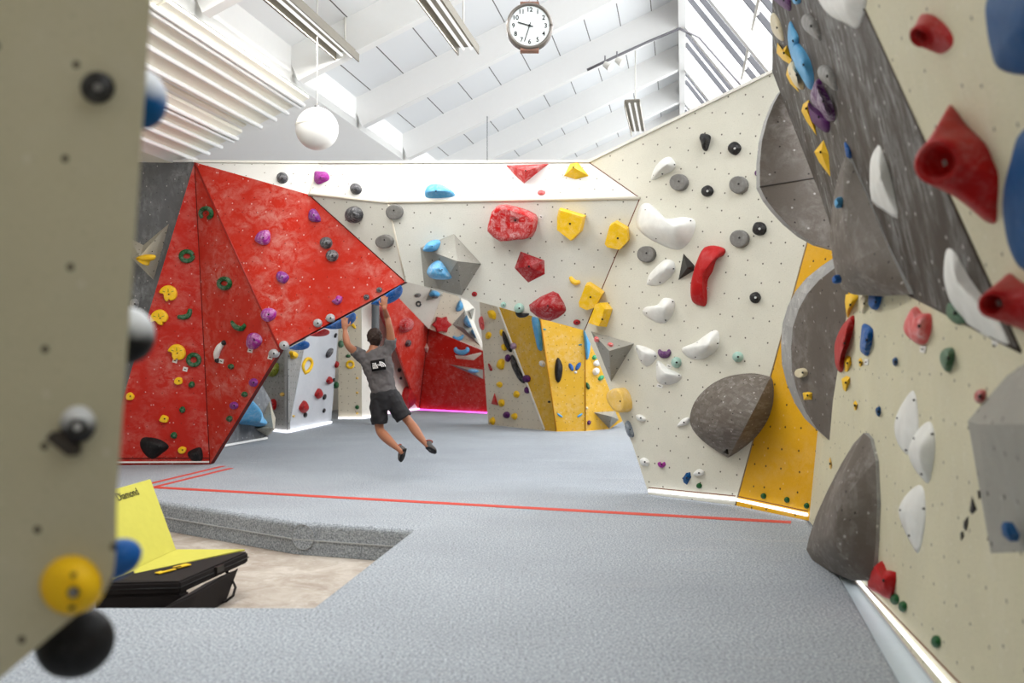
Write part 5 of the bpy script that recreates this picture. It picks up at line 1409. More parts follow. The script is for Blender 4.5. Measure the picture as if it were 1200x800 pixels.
# white wall behind the climber
hold('K4', 'pink', [(444, 360), (449, 352), (453, 358), (456, 368), (461, 378), (462, 388), (456, 392), (452, 384), (447, 374)], 0.3, 'long coral red hold behind the climber right arm', chalk=0.3, b=0)
hold('K4', 'crimson', [(470, 468), (473, 455), (478, 453), (481, 460), (485, 466), (482, 474), (475, 480), (472, 476)], 0.3, 'red lumpy hold low on the white wall beside the climber hip', chalk=0.1)
knob('K4', 'black', 467.7, 433.5, 3.5, 5.5, 'tiny black hold on the white wall right of the climber, upper', 0.6, 0.1, 0)
knob('K4', 'black', 469.6, 443, 2.5, 3.5, 'tiny black hold on the white wall right of the climber, lower', 0.6, 0.1, 0)
# far red wall
hold('R1', 'red', [(467, 381), (471, 374), (478, 372), (482, 377), (480, 385), (474, 389), (468, 388)], 0.25, 'rounded red chalky hold on the far red wall', chalk=0.7)
knob('R1', 'charcoal', 477.8, 402, 5.5, 8.5, 'small dark hold on the far red wall', 0.6, 0.5, 1, ang=20)
m_shard = plain('cream_shard_paint', (226, 218, 202), 0.6)
volume('R1', m_shard, [(497.5, 407, 0), (500, 402, 0), (505.6, 407, .0), (501, 419, .0), (501, 408, .12)], [(0, 4, 1), (1, 4, 2), (2, 4, 3), (3, 4, 0)], 'small cream shard shaped volume at the fold of the far red wall')
volume('R2', m_shard, [(533, 416, 0), (545, 417, .1), (564, 412.5, 0), (564, 415, .0), (555, 422, .0), (535, 420, 0)], [(0, 1, 5), (5, 1, 4), (4, 1, 3), (3, 1, 2)], 'cream wing shaped volume on the far red wall')
volume('R2', m_volpale, [(526, 426.5, 0), (566, 433, .0), (566, 444, 0), (552, 434, .25)], [(0, 3, 1), (1, 3, 2), (2, 3, 0)], 'grey spike volume on the far red wall')
hold('R2', 'sky', ell(556, 434.5, 10, 4.5, 8, 8), 0.3, 'pale blue hold on the grey spike volume', chalk=0.5, base=0.1)
# pale far panels
hold('K5', 'grey', ell(489.5, 346, 8, 5, -10, 10), 0.08, 'grey oval hold on the pale far panel', chalk=0.2)
ring('K5', 'black', arc(490.5, 356, 5, 5, 0, 340, 8), 0.025, 'black ring hold on the pale far panel')
volume('K5', m_volpale, [(499, 352, 0), (505, 338, 0), (519, 346, 0), (508, 350, .3)], [(0, 3, 1), (1, 3, 2), (2, 3, 0)], 'small grey pyramid volume with a blue cap on the pale far panel')
hold('K5', 'sky', [(503, 345), (508, 340), (515, 343), (514, 347), (506, 348)], 0.25, 'light blue hold capping the small grey pyramid', chalk=0.2, base=0.12, b=0)
hold('K5', 'charcoal', ell(510, 348.5, 7, 2.6, -8, 8), 0.3, 'dark hold at the foot of the small grey pyramid', base=0.15, b=0)
hold('K6', 'sky', [(534, 362), (537, 354), (540, 352), (543, 358), (541, 363), (536, 365)], 0.15, 'light blue knob at the top of the pale far panel', chalk=0.25)
rs = [(517.5 + (12 if i % 2 == 0 else 8.6) * math.cos(i * math.pi / 6), 380 + (10.6 if i % 2 == 0 else 7.8) * math.sin(i * math.pi / 6)) for i in range(12)]
hold('K6', 'crimson', rs, 0.12, 'red star shaped hold on the pale far panel', chalk=0.15, k=2, prof='slab')
volume('K6', m_volpale, [(530, 380, 0), (545, 363, 0), (552, 378, 0), (565, 407, .0), (543, 384, .2)], [(0, 4, 1), (1, 4, 2), (2, 4, 3), (3, 4, 0)], 'grey shard volume carrying light blue holds on the pale far panel')
hold('K6', 'sky', [(543, 376), (548, 369), (552, 376), (553, 383), (547, 382)], 0.3, 'light blue hold on the grey shard, upper one', chalk=0.3, base=0.12, b=0)
hold('K6', 'sky', [(552, 388), (556, 386), (559, 393), (557, 396)], 0.3, 'light blue hold on the grey shard, lower one', chalk=0.3, base=0.1, b=0)
knob('K6', 'black', 537, 379, 5, 5, 'black and white hold at the left tip of the grey shard', 0.6, 0.5, 0)
ring('K6', 'sky', [(531, 394), (535, 397), (540, 396), (543, 392.5)], 0.05, 'light blue crescent hold above the red wedge of the far wall', rads=[.03, .055, .055, .03])
ring('R2', 'sky', arc(541, 409, 14, 8, -20, 200, 8), 0.06, 'light blue smile shaped hold with a chalky middle', rads=[.04, .06, .065, .07, .07, .065, .06, .04])
# white shards in the gap
gp = P(550, 360, 23)
WL['GP'] = Plane(gp, gp + Vector((1, 0.2, 0)), gp + Z); WNAME['GP'] = 'far gap'
volume('GP', m_whitewall, [(540, 349, 0), (548, 352, 0), (557, 362, .1), (556, 378, 0), (566, 404, 0), (564, 409, 0), (545, 364, .2)], [(0, 6, 1), (1, 6, 2), (2, 6, 3), (3, 6, 4), (4, 6, 5), (5, 6, 0)], 'white shard shaped volume in the gap beyond the passage')
volume('GP', m_volpale, [(547, 362, .1), (556, 361, .12), (553, 374, .1), (551, 366, .25)], [(0, 3, 1), (1, 3, 2), (2, 3, 0)], 'small grey facet volume in the gap beyond the passage')
# beige back wall
for x, y, w_, h_, a_, lab in ((577, 368.5, 8, 13, -25, 'largest yellow hold at the top of the beige back wall'), (572.5, 393, 6, 9, 20, 'yellow hold below the largest one on the beige back wall'),
    (588, 389.5, 4, 8, 0, 'small yellow hold above the black strip on the beige back wall'), (591, 406.5, 6.5, 8, -15, 'yellow hold left of the upper black strip'), (587.5, 427, 9, 13, 0, 'yellow double hold left of the lower black strip'),
    (585.5, 450.5, 6.5, 7, 0, 'yellow hold in the middle of the beige back wall'), (605.5, 462, 6.5, 9, 0, 'yellow hold right of the little red triangle'), (588.3, 472, 7, 9, 0, 'yellow hold touching the little red triangle'),
    (603, 487.5, 7.5, 8, 0, 'yellow hold beside the lowest purple knob'), (577.6, 493, 6.5, 8.5, 0, 'yellow hold at the bottom corner of the beige back wall')):
    knob('N', 'yellow', x, y, w_, h_, lab, 0.5, 0.08, 0, ang=a_, jit=0.15, word='small holds')
for x, y, w_, h_, lab in ((595.5, 419.5, 5.5, 9, 'purple knob left of the lower black strip'), (617.5, 443.5, 9, 9, 'largest purple knob on the seam beside the lower black strip'), (618, 457, 6, 8, 'purple knob under the largest purple one on the seam'), (594, 486, 7.5, 8, 'lowest purple knob on the beige back wall')):
    knob('N', 'plum', x, y, w_, h_, lab, 0.6, 0.1, 0)
knob('N', 'lilac', 602, 405.5, 7, 8, 'lilac knob beside the upper black strip', 0.6, 0.3, 0)
hold('N', 'black', [(589.5, 388), (592, 390), (596, 400), (600, 410), (598.5, 412.5), (594, 407), (590.5, 397)], 0.1, 'upper black strip hold on the seam of the back walls', chalk=0.05)
hold('N', 'black', [(599.5, 416), (603, 418), (608, 430), (613, 441), (615, 449), (610, 446), (604, 436), (600, 426)], 0.12, 'lower black strip hold on the seam of the back walls', chalk=0.2)
hold('N', 'pink', [(562, 374), (565, 370.5), (567, 378), (567, 386), (564, 385)], 0.1, 'coral red hold at the left edge of the beige back wall', chalk=0.3)
hold('N', 'crimson', [(572.5, 426), (574, 427), (577, 433), (575, 434.5), (573.5, 431)], 0.06, 'thin red hold left of the yellow double hold', chalk=0.3)
volume('N', plain('red_volume_paint', (190, 30, 28), 0.5), [(575.5, 473, 0), (579.5, 460, 0), (584, 475, 0), (580, 470, .1)], [(0, 3, 1), (1, 3, 2), (2, 3, 0)], 'little red triangular hold on the beige back wall', name='climbing_hold', cat='climbing hold')
# mustard back wall
hold('Y1', 'sky', [(624, 372), (631, 373), (634, 385), (636, 408), (632, 410), (629, 398)], 0.12, 'long blue tapering hold on the left of the mustard wall', chalk=0.15, b=0)
hold('Y2', 'sky', [(684, 386), (691, 388), (692.5, 396), (690, 418), (686.5, 420), (685, 405)], 0.12, 'long blue tapering hold on the right of the mustard wall', chalk=0.15, b=0)
for wn, x, y, w_, h_, a_, c_, lab in (('Y2', 638, 385.7, 4.5, 2, 15, 'teal', 'tiny teal hold beside the left blue taper'), ('Y2', 680, 403.7, 4.5, 2, -10, 'teal', 'tiny teal hold beside the right blue taper'),
    ('Y1', 647.8, 457, 4, 2, 15, 'teal', 'tiny teal hold left of the centre of the mustard wall'), ('Y1', 643.6, 470.7, 3.5, 2.6, 0, 'black', 'tiny black hold left of the centre of the mustard wall'),
    ('Y2', 656, 486.5, 8, 2.6, 35, 'sky', 'blue stick hold near the base, tilting down to the right'), ('Y2', 679.5, 486.5, 7.5, 2.6, -35, 'sky', 'blue stick hold near the base, tilting up to the right'),
    ('Y1', 635.8, 426, 6, 8, -30, 'white', 'white and black chalky hold left of the black leaf'), ('Y2', 669.3, 430, 5, 10, -25, 'blue', 'left half of the blue V shaped pair'), ('Y2', 677.5, 429, 5, 10.5, 30, 'blue', 'right half of the blue V shaped pair'),
    ('Y2', 674.6, 436, 3.5, 3, 0, 'white', 'white knob at the point of the blue V'), ('Y3', 696.4, 418.6, 5, 6, 30, 'brightgreen', 'small green hold above the chalky white pair'),
    ('Y3', 699.5, 425.5, 9, 7, -10, 'white', 'upper chalky white hold of the pair on the mustard wall'), ('Y3', 698, 435, 7, 9, 15, 'white', 'lower chalky white hold of the pair on the mustard wall'),
    ('Y3', 704.2, 442.6, 8, 5, -40, 'brightgreen', 'bright green hold right of the lower chalky white one'), ('Y3', 688.3, 452, 4, 9, -20, 'green', 'dark green hold below the chalky white pair'),
    ('Y3', 687.5, 478, 3, 3.2, 0, 'cream', 'tiny cream knob low on the mustard wall'), ('Y3', 690, 495, 4, 5.5, 15, 'plum', 'small purple hold at the foot of the mustard wall')):
    knob(wn, c_, x, y, w_, h_, lab, 0.6, 0.15, 0, ang=a_, word='small holds')
hold('Y2', 'black', [(652, 421), (655, 419.5), (659, 428), (658.5, 440), (655, 448), (651, 444), (650, 432)], 0.12, 'black leaf shaped hold in the middle of the mustard wall', chalk=0.05)
volume('Y3', m_volpale, [(696, 483, 0), (721, 481.5, 0), (725, 491.5, .0), (714, 502, .0), (717, 488, .3)], [(0, 4, 1), (1, 4, 2), (2, 4, 3), (3, 4, 0)], 'grey spike volume at the foot of the mustard wall')
# ================================================================ FOLDED CRASH PAD IN THE PIT
m_padblk = plain('black_canvas', (38, 34, 34), 0.8, 0.15)
m_padyel = plain('acid_yellow_canvas', (190, 184, 84), 0.8, 0.1, var=0.05)
B_ = G(211, 681, 0.02); C_ = G(291, 646, 0.02)
Hr = P(205.5, 648.5, 7.28); Hr.z = 0.03
Hl = G(132, 679, 0.03)
Tr = P(175.5, 561.5, 7.55); 
hv = (Hl - Hr)
Tl = Tr + hv
A_ = B_ + hv * 0.75
dseat = C_ - B_
padc = Vector(((B_.x + C_.x) / 2 - 0.4, (B_.y + C_.y) / 2, -0.3))
pad = thing('crash_pad', padc, 'folded yellow and black bouldering pad set up like a seat in the pit', 'crash pad')
# seat slab (black) with yellow top panel
Fl = G(112, 684, 0.02)
fd = (Fl - B_).normalized()
seat = [B_, C_, Hr + (C_ - Hr) * 0.0 + Vector((0, 0, -0.01)), Hl + Vector((0, 0, -0.01)), Fl]
prism_obj('seat_slab', [B_, C_, Hr, Hl, Fl], Vector((0, 0, -0.085)), m_padblk, pad, bevel=0.012)
yc = [G(287, 644, 0.026), Hr + Z * 0.002, Hl + Z * 0.002, G(147, 674.5, 0.026)]
prism_obj('seat_cover', [p + Z * 0.004 for p in yc], Vector((0, 0, -0.012)), m_padyel, pad)
bn = (Tr - Hr).cross(hv).normalized()
if bn.y < 0: bn = -bn
prism_obj('back_slab', [Hr, Tr, Tl, Hl], bn * 0.085, m_padblk, pad, bevel=0.01)
prism_obj('back_cover', [Hr - bn * 0.008, Tr - bn * 0.008 + (Hr - Tr) * 0.0, Tl - bn * 0.008, Hl - bn * 0.008], bn * 0.014, m_padyel, pad, bevel=0.004)
# lower folded slab and legs
zl = lambda p, z: Vector((p.x, p.y, z))
prism_obj('base_slab', [zl(B_, -0.066) , zl(B_, -0.066) + (C_ - B_) * 0.12, zl(Fl, -0.066) + (C_ - B_) * 0.12, zl(Fl, -0.066)], Vector((-0.02, 0.03, -0.228)), m_padblk, pad, bevel=0.01)
prism_obj('support_slab', [zl(B_ + (C_ - B_) * 0.32, -0.066), zl(B_ + (C_ - B_) * 0.85, -0.066), zl(B_ + (C_ - B_) * 0.85 + hv * .8, -0.066), zl(B_ + (C_ - B_) * 0.32 + hv * .8, -0.066)], Vector((-0.06, -0.12, -0.228)), m_padblk, pad, bevel=0.01)
# seam lines, logo plate, strap and buckle
tube_obj('piping', [B_ + Vector((0.004, -0.004, -0.042)), C_ + Vector((0.006, 0, -0.042))], 0.004, plain('dark_piping', (20, 18, 18), 0.5), pad, 6)
tube_obj('piping', [B_ + Vector((0.0, -0.006, -0.042)), Fl + Vector((0, -0.006, -0.042))], 0.004, plain('dark_piping', (20, 18, 18), 0.5), pad, 6)
lu = (G(221, 661, .03) - G(183, 670, .03)); lu.z = 0; lul = lu.length; lu.normalize(); lv = Z.cross(lu)
for x0, y0, x1, y1, w_ in ((184, 671.5, 204, 666.2, 0.045), (205.5, 664.8, 221.5, 660.8, 0.05)):
    a_, b_ = G(x0, y0, 0.036), G(x1, y1, 0.036)
    bar_obj('label_patch', a_, b_, w_, 0.006, plain('orange_yellow_label', (232, 190, 40), 0.5), pad)
a_, b_ = G(190, 668.5, 0.041), G(212, 663.2, 0.041)
bar_obj('label_print', a_, b_, 0.012, 0.004, m_padblk, pad)
bk = B_ + (C_ - B_) * 0.52
bm = bmesh.new(); add_box(bm, bk + Vector((0.008, 0, -0.03)), Vector((0.012, 0, 0)), (C_ - B_).normalized() * 0.05, Z * 0.022)
bmesh.ops.recalc_face_normals(bm, faces=bm.faces); mesh_obj('buckle', bm, plain('black_plastic', (22, 20, 20), 0.35, 0.5), pad)
sp_ = [P(267, 673, 7.1), P(272, 679, 7.05), P(276, 688, 7.0), P(273, 698, 6.95), P(265, 704, 6.93), P(258, 706.5, 6.92)]
tube_obj('strap', sp_, 0.010, m_padblk, pad, 6)
tube_obj('strap', [P(265, 668, 7.1), P(268, 674, 7.1), P(264, 678, 7.1)], 0.012, m_padblk, pad, 6)
bm = bmesh.new()
bu = -(hv.normalized()); bv = (Tr - Hr).normalized(); bv = (bv - bu * bv.dot(bu)).normalized()
nn = bu.cross(bv)
ln_c = WLB = Plane(Hr, Tr, Hl)
org = ln_c.R(162, 575.5, 0.012)
place_text(bm, 'Diamond', 0.088, org, bu, bv, align='RIGHT', bold=0.0)
o = mesh_obj('lettering', bm, m_ink, pad)

# ================================================================ THE CLIMBER
m_skin = plain('tanned_skin', (152, 100, 74), 0.5, 0.3, var=0.03)
m_shirt = plain('charcoal_jersey', (92, 88, 88), 0.9, 0.1, var=0.04)
m_shorts = plain('black_nylon_shorts', (36, 35, 37), 0.7, 0.2)
m_hair = plain('dark_brown_hair', (52, 36, 28), 0.7, 0.3, var=0.15)
def loft(bm, cs, ab, side, seg=20):
    """tapered elliptical body through centres cs with half sizes ab=(across,deep); side = across direction"""
    rings = []
    n = len(cs)
    for i, c in enumerate(cs):
        d = (cs[min(i + 1, n - 1)] - cs[max(i - 1, 0)]).normalized()
        s = (side - d * side.dot(d)).normalized(); t = d.cross(s)
        rings.append([bm.verts.new(c + s * math.cos(2 * math.pi * k / seg) * ab[i][0] + t * math.sin(2 * math.pi * k / seg) * ab[i][1]) for k in range(seg)])
    for a, b in zip(rings[:-1], rings[1:]):
        for k in range(seg): bm.faces.new((a[k], a[(k + 1) % seg], b[(k + 1) % seg], b[k]))
    bm.faces.new(rings[0][::-1]); bm.faces.new(rings[-1])
def spl(pts, k=4):
    out = []
    n = len(pts)
    for i in range(n - 1):
        p0, a, b, p3_ = pts[max(i - 1, 0)], pts[i], pts[i + 1], pts[min(i + 2, n - 1)]
        for j in range(k):
            t = j / k
            out.append(tuple(0.5 * (2 * x1 + (x2 - x0) * t + (2 * x0 - 5 * x1 + 4 * x2 - x3) * t * t + (-x0 + 3 * x1 - 3 * x2 + x3) * t ** 3) for x0, x1, x2, x3 in zip(p0, a, b, p3_)))
    out.append(tuple(pts[-1])); return out
def limb(bm, js, side=Vector((1, 0, 0)), seg=16, endcap=True):
    """js: (px,py,Y,ra,rb)"""
    q = spl(js, 4)
    cs = [P(a, b, c) for a, b, c, _, _ in q]
    loft(bm, cs, [(r1, r2) for *_, r1, r2 in q], side, seg)
    if endcap:
        for c, (_, _, _, r1, r2) in ((cs[0], q[0]), (cs[-1], q[-1])):
            r_ = min(r1, r2) * 0.98
            add_ell(bm, c, Vector((r_, 0, 0)), Vector((0, r_, 0)), Vector((0, 0, r_)))
def vox(o, size, sm=4, disp=0.0, dscale=0.08):
    m = o.modifiers.new('remesh', 'REMESH'); m.mode = 'VOXEL'; m.voxel_size = size; m.use_smooth_shade = True
    s = o.modifiers.new('smooth', 'SMOOTH'); s.iterations = sm; s.factor = 0.5
    if disp:
        t = bpy.data.textures.new('folds', 'CLOUDS'); t.noise_scale = dscale; t.noise_depth = 1
        d = o.modifiers.new('folds', 'DISPLACE'); d.texture = t; d.strength = disp; d.mid_level = 0.5; d.texture_coords = 'LOCAL'
    return o
Yb = 11.62
hipc = P(451, 466, Yb)
per = None
cYL = WL['C'].R(404, 378).y; cYR = WL['C'].R(450, 350).y
print('lip Y', cYL, cYR)
side_t = Vector((0.96, 0.05, 0.25)).normalized()
bm = bmesh.new()
# torso
TJ = [(437.5, 408, Yb, .062, .058), (438.5, 413, Yb, .125, .085), (441, 422, Yb, .175, .105), (443.5, 432, Yb, .165, .11), (446.5, 446, Yb, .142, .098), (449.5, 457, Yb, .140, .10), (451, 466, Yb, .145, .11), (452, 471, Yb, .11, .10)]
limb(bm, TJ, side_t, 24)
# neck and head
limb(bm, [(438, 411, Yb, .055, .058), (438.5, 404, Yb + .02, .052, .056), (439, 398, Yb + .03, .050, .055)])
hc = P(439.3, 396.5, Yb + 0.03)
hf = Vector((-0.12, 0.90, 0.30)).normalized(); hs = Vector((0.98, 0.12, 0.12)); hs = (hs - hf * hs.dot(hf)).normalized(); hu = hs.cross(hf)
if hu.z < 0: hu = -hu
add_ell(bm, hc + hu * 0.02, hs * 0.076, hf * 0.095, hu * 0.10)
add_ell(bm, hc - hu * 0.045 + hf * 0.035, hs * 0.055, hf * 0.06, hu * 0.062)     # jaw
add_ell(bm, hc + hf * 0.098 - hu * 0.012, hs * 0.013, hf * 0.022, hu * 0.024)    # nose
add_ell(bm, hc + hf * 0.082 - hu * 0.056, hs * 0.024, hf * 0.014, hu * 0.008)    # lips
add_ell(bm, hc + hf * 0.080 + hu * 0.022, hs * 0.052, hf * 0.015, hu * 0.010)    # brow
for sg in (-1, 1):
    add_ell(bm, hc + hs * sg * 0.078 - hu * 0.004, hs * 0.011, hf * 0.019, hu * 0.031)   # ears
# arms
limb(bm, [(422, 416, Yb, .062, .060), (415, 411, Yb - .06, .055, .052), (408, 404.5, Yb - .12, .043, .041), (405.5, 396, Yb - .10, .043, .040), (404.5, 388, cYL - .06, .029, .026), (404.2, 384, cYL - .055, .030, .022)])
limb(bm, [(456, 406, Yb, .062, .060), (457.8, 396, Yb - .03, .056, .052), (455.6, 380, Yb - .08, .040, .038), (453.4, 371, Yb - .06, .039, .035), (450.8, 362.5, cYR - .06, .028, .025), (450.3, 359, cYR - .055, .030, .022)])
# legs
limb(bm, [(444.5, 469, Yb, .08, .09), (443.8, 484, Yb - .02, .072, .08), (445, 503, Yb - .02, .054, .058), (450.5, 510.5, Yb - .12, .060, .064), (457.5, 517.5, Yb - .21, .051, .053), (467, 526, Yb - .30, .031, .034), (470, 529, Yb - .31, .034, .036)])
limb(bm, [(457.5, 467, Yb, .08, .09), (467.5, 479, Yb - .01, .073, .08), (479.5, 494, Yb - .02, .053, .057), (485.5, 502, Yb - .09, .060, .062), (491.5, 510.5, Yb - .16, .050, .051), (499, 520, Yb - .23, .030, .033), (501.5, 523, Yb - .24, .033, .036)])
# hands: palm, four fingers and thumb curling up over the slopers
def hand(wx, wy, wY, topx, topy, thumb, holdY):
    w = P(wx, wy, wY); t = P(topx, topy, wY)
    up = (t - w).normalized(); rt = Vector((1, 0.0, 0)); rt = (rt - up * rt.dot(up)).normalized(); fw = Vector((0, 1, 0)); fw = (fw - up * fw.dot(up)).normalized()
    pc_ = w + up * 0.045
    add_ell(bm, pc_, rt * 0.043, fw * 0.017, up * 0.055)
    for i, (off, L) in enumerate(((-.031, .070), (-.0105, .080), (.0105, .076), (.031, .062))):
        b0 = pc_ + rt * off + up * 0.035
        pts = [b0 - up * .02, b0 + up * L * .40 + fw * .004 + rt * off * .1, b0 + up * L * .75 + fw * .020 + rt * off * .18, b0 + up * L * .95 + fw * .042 + rt * off * .2]
        add_tube(bm, pts, [.0095, .0092, .0085, .0075], 8)
        add_ell(bm, pts[-1], Vector((.0078, 0, 0)), Vector((0, .0078, 0)), Vector((0, 0, .0078)), 8, 6)
    b0 = pc_ + rt * thumb * .030 - up * .015
    pts = [b0 - rt * thumb * .01, b0 + rt * thumb * .022 + up * .020 + fw * .008, b0 + rt * thumb * .034 + up * .045 + fw * .022, b0 + rt * thumb * .034 + up * .062 + fw * .036]
    add_tube(bm, pts, [.012, .0115, .010, .0085], 8)
    add_ell(bm, pts[-1], Vector((.009, 0, 0)), Vector((0, .009, 0)), Vector((0, 0, .009)), 8, 6)
hand(404.3, 386, cYL - .055, 403.6, 374, 1, cYL)
hand(450.4, 361, cYR - .055, 450.2, 349, -1, cYR)
bmesh.ops.recalc_face_normals(bm, faces=bm.faces)
body = mesh_obj('person', bm, m_skin, None, True, loc=hipc)
tag(body, 'person in charcoal T-shirt and black shorts hanging by both hands, seen from behind', 'person')
vox(body, 0.0065, 3)
# shirt
bm = bmesh.new()
limb(bm, [(437.3, 409.5, Yb, .085, .070), (438.5, 413, Yb, .150, .100), (441, 422, Yb, .192, .122), (443.8, 432, Yb, .184, .125), (446.8, 446, Yb, .163, .117), (450, 459, Yb, .156, .122), (450.3, 461, Yb, .154, .122)], side_t, 28, endcap=False)
limb(bm, [(427, 420, Yb, .085, .085), (421.5, 415.5, Yb - .01, .078, .078), (414.2, 410.3, Yb - .06, .072, .070)], endcap=False)
limb(bm, [(451, 414, Yb, .085, .085), (456.5, 405.5, Yb, .078, .078), (457.8, 396.5, Yb - .03, .071, .069)], endcap=False)
bmesh.ops.recalc_face_normals(bm, faces=bm.faces)
o = vox(mesh_obj('shirt', bm, m_shirt, body, True), 0.009, 5, 0.030, 0.07)
# shorts
bm = bmesh.new()
limb(bm, [(449.8, 457.5, Yb, .162, .125), (451, 466, Yb, .178, .14), (452, 474, Yb, .175, .14), (453.5, 480, Yb, .14, .13)], side_t, 26, endcap=False)
limb(bm, [(444.5, 466, Yb, .11, .13), (443.8, 480, Yb - .01, .108, .125), (445, 497, Yb - .02, .100, .11)], endcap=False)
limb(bm, [(457.5, 464, Yb, .115, .13), (465, 476, Yb - .01, .112, .125), (473.5, 490, Yb - .02, .103, .11)], endcap=False)
bmesh.ops.recalc_face_normals(bm, faces=bm.faces)
vox(mesh_obj('shorts', bm, m_shorts, body, True), 0.009, 4, 0.028, 0.09)
# hair
bm = bmesh.new()
add_ell(bm, hc + hu * 0.032 - hf * 0.012, hs * 0.093, hf * 0.104, hu * 0.106, 24, 16)
add_ell(bm, hc - hu * 0.030 - hf * 0.048, hs * 0.068, hf * 0.050, hu * 0.060, 20, 12)
rr = random.Random(3)
for i in range(60):
    a = rr.uniform(0, 2 * math.pi); e = rr.uniform(-0.3, 1.4)
    d = (hs * math.cos(a) + hf * (math.sin(a) * 0.8 - 0.35)) * math.cos(e) + hu * math.sin(e)
    add_ell(bm, hc + hu * 0.03 + Vector((d.x * .084, d.y * .09, d.z * .092)), hs * .017, hf * .017, hu * .020, 8, 6)
bmesh.ops.recalc_face_normals(bm, faces=bm.faces)
vox(mesh_obj('hair', bm, m_hair, body, True), 0.006, 2, 0.012, 0.02)
for sg in (-1, 1):
    bm = bmesh.new(); add_ell(bm, hc + hf * 0.085 + hs * sg * 0.030 + hu * 0.006, hs * 0.011, hf * 0.010, hu * 0.008, 10, 8)
    bmesh.ops.recalc_face_normals(bm, faces=bm.faces); mesh_obj('eye', bm, m_white, body, True)
# shoes
m_shoe = plain('grey_climbing_shoe', (92, 88, 86), 0.7, 0.2, var=0.1); m_sole = plain('black_rubber', (30, 28, 28), 0.6, 0.2); m_lace = plain('rust_shoe_lining', (150, 74, 54), 0.7)
def shoe(heel, toe, sideV, up):
    h_ = P(*heel); t_ = P(*toe); d = (t_ - h_); L = d.length; d.normalize()
    up = (up - d * up.dot(d)).normalized(); s = d.cross(up)
    bm = bmesh.new()
    fs = [0, .12, .35, .6, .85, 1.0]; aw = [.028, .036, .036, .044, .040, .016]; hh = [.03, .042, .044, .034, .022, .010]
    loft(bm, [h_ + d * L * f + up * hh[i] * .6 for i, f in enumerate(fs)], list(zip(aw, hh)), s, 18)
    add_ell(bm, h_ + d * L * .15 + up * .05, d * .042, s * .036, up * .04)
    bmesh.ops.recalc_face_normals(bm, faces=bm.faces)
    o = vox(mesh_obj('climbing_shoe', bm, m_shoe, body, True), 0.006, 3)
    bm = bmesh.new()
    loft(bm, [h_ + d * L * f - up * .006 for f in fs], [(w_ * 1.08, .009) for w_ in aw], s, 16)
    bmesh.ops.recalc_face_normals(bm, faces=bm.faces); mesh_obj('sole', bm, m_sole, o, True).location = -o.location - body.location + Vector((0, 0, 0))
    bm = bmesh.new()
    add_tube(bm, [h_ + d * L * .15 + up * .085 + (d * math.cos(a) + s * math.sin(a)) * .036 for a in [2 * math.pi * i / 14 for i in range(15)]], .009, 8)
    bmesh.ops.recalc_face_normals(bm, faces=bm.faces); q = mesh_obj('cuff', bm, m_lace, o, True); q.location = -o.location - body.location
shoe((474, 525.5, Yb - .31), (469.5, 540.5, Yb - .24), None, Vector((-0.7, 0.45, 0.5)))
shoe((501, 523.5, Yb - .28), (510, 530.5, Yb - .16), None, Vector((0.1, 0.6, 0.7)))
# printed badge on the back
bu_ = Vector((0.985, 0.0, 0.17)).normalized(); bv_ = Vector((-0.165, 0.08, 0.98)); bv_ = (bv_ - bu_ * bv_.dot(bu_)).normalized()
bo = P(443, 427.5, Yb - 0.152); bn_ = bu_.cross(bv_)
if bn_.y > 0: bn_ = -bn_
bm = bmesh.new()
N_ = 10
def bend(p):   # follow the curve of the back
    x = (p - bo).dot(bu_)
    return p - bn_ * (x * x * 1.9)
g = [[bm.verts.new(bend(bo + bu_ * (-.088 + .176 * i / N_) + bv_ * (-.066 + .132 * j / 4))) for j in range(5)] for i in range(N_ + 1)]
for i in range(N_):
    for j in range(4): bm.faces.new((g[i][j], g[i + 1][j], g[i + 1][j + 1], g[i][j + 1]))
r = bmesh.ops.extrude_face_region(bm, geom=list(bm.faces))
for v_ in [x for x in r['geom'] if isinstance(x, bmesh.types.BMVert)]: v_.co -= bn_ * 0.012
bmesh.ops.recalc_face_normals(bm, faces=bm.faces)
mesh_obj('badge', bm, plain('black_badge', (18, 17, 18), 0.7, 0.1), body, True)
bm = bmesh.new()
for i, s_ in enumerate(('THE', 'NORTH', 'FACE')):
    place_text(bm, s_, 0.028, bo + bn_ * 0.002 + bv_ * (.020 - .024 * i) - bu_ * .070, bu_, bv_, align='LEFT', bold=0.001, extrude=0.001)
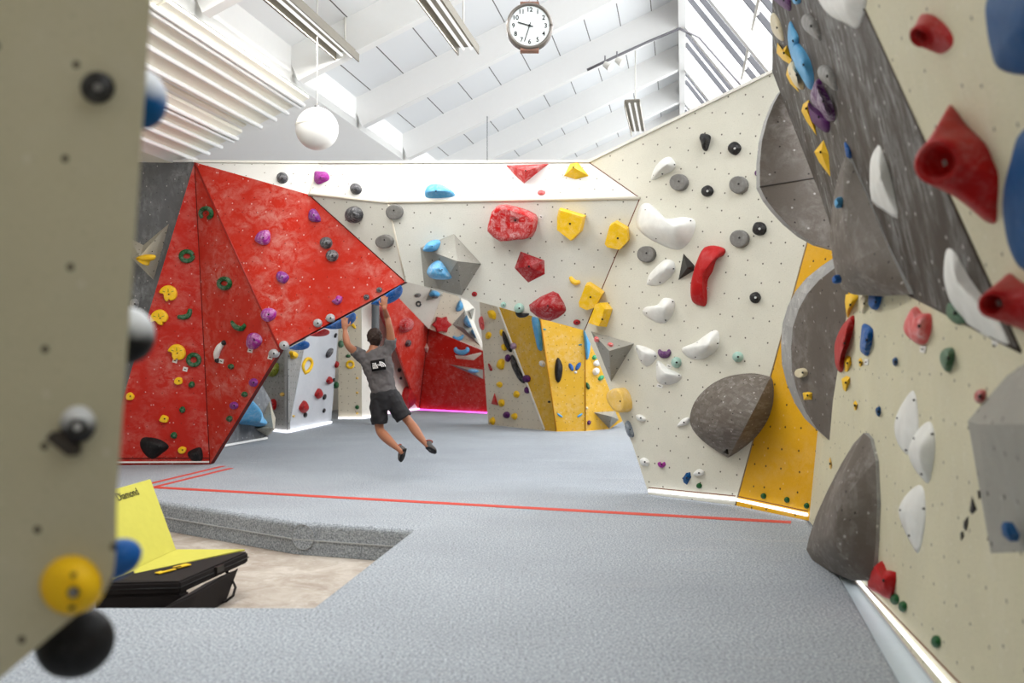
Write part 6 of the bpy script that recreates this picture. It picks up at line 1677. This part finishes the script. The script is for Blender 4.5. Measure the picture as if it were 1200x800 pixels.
for k_ in range(3):
    r0 = .026 + .019 * k_; c_ = bo + bn_ * 0.002 + bu_ * .020 - bv_ * .032
    prev = None
    for a in range(0, 91, 9):
        q = c_ + (bu_ * math.cos(math.radians(a)) + bv_ * math.sin(math.radians(a))) * r0
        if prev is not None: add_bar(bm, prev, q, .011, .002, up=bn_)
        prev = q
for v_ in bm.verts: v_.co = bend(v_.co)
mesh_obj('badge_print', bm, plain('white_print', (226, 224, 222), 0.7, 0.1), body)
# ================================================================ LIGHT, SKY, CAMERA
w = bpy.data.worlds.new('World'); SC.world = w; w.use_nodes = True
bg = w.node_tree.nodes['Background']; bg.inputs[0].default_value = (0.93, 0.97, 1.0, 1); bg.inputs[1].default_value = BGS
li = bpy.data.lights.new('skylight_daylight', 'AREA'); li.shape = 'RECTANGLE'
li.size = SKYS[1] - SKYS[0]; li.size_y = 5.0; li.energy = SKYW; li.color = (0.96, 0.98, 1.0)
lo = bpy.data.objects.new('skylight_daylight', li); COL.objects.link(lo)
ctr = SK(sum(SKYS) / 2, 1.55) + kn * 0.5
zz = kn; xx = sd; yy = zz.cross(xx)
lo.matrix_world = Matrix(((xx.x, yy.x, zz.x, ctr.x), (xx.y, yy.y, zz.y, ctr.y), (xx.z, yy.z, zz.z, ctr.z), (0, 0, 0, 1)))

cam = bpy.data.cameras.new('camera'); cam.sensor_width = 36; cam.lens = F / 1200 * 36
cam.clip_start = 0.05; cam.clip_end = 200
cam.dof.use_dof = True; cam.dof.focus_distance = 11.5; cam.dof.aperture_fstop = 1.5
co = bpy.data.objects.new('camera', cam); COL.objects.link(co)
co.location = CAM; co.rotation_euler = (math.pi / 2 + PITCH, 0, 0)
SC.camera = co
SC.view_settings.view_transform = 'Standard'; SC.view_settings.look = 'None'
SC.view_settings.exposure = EXPO; SC.view_settings.gamma = 1; SC.view_settings.use_curve_mapping = False
SC.cycles.use_denoising = True
SC.cycles.max_bounces = 10; SC.cycles.diffuse_bounces = 6
SC.cycles.sample_clamp_indirect = 6
bpy.context.view_layer.update()
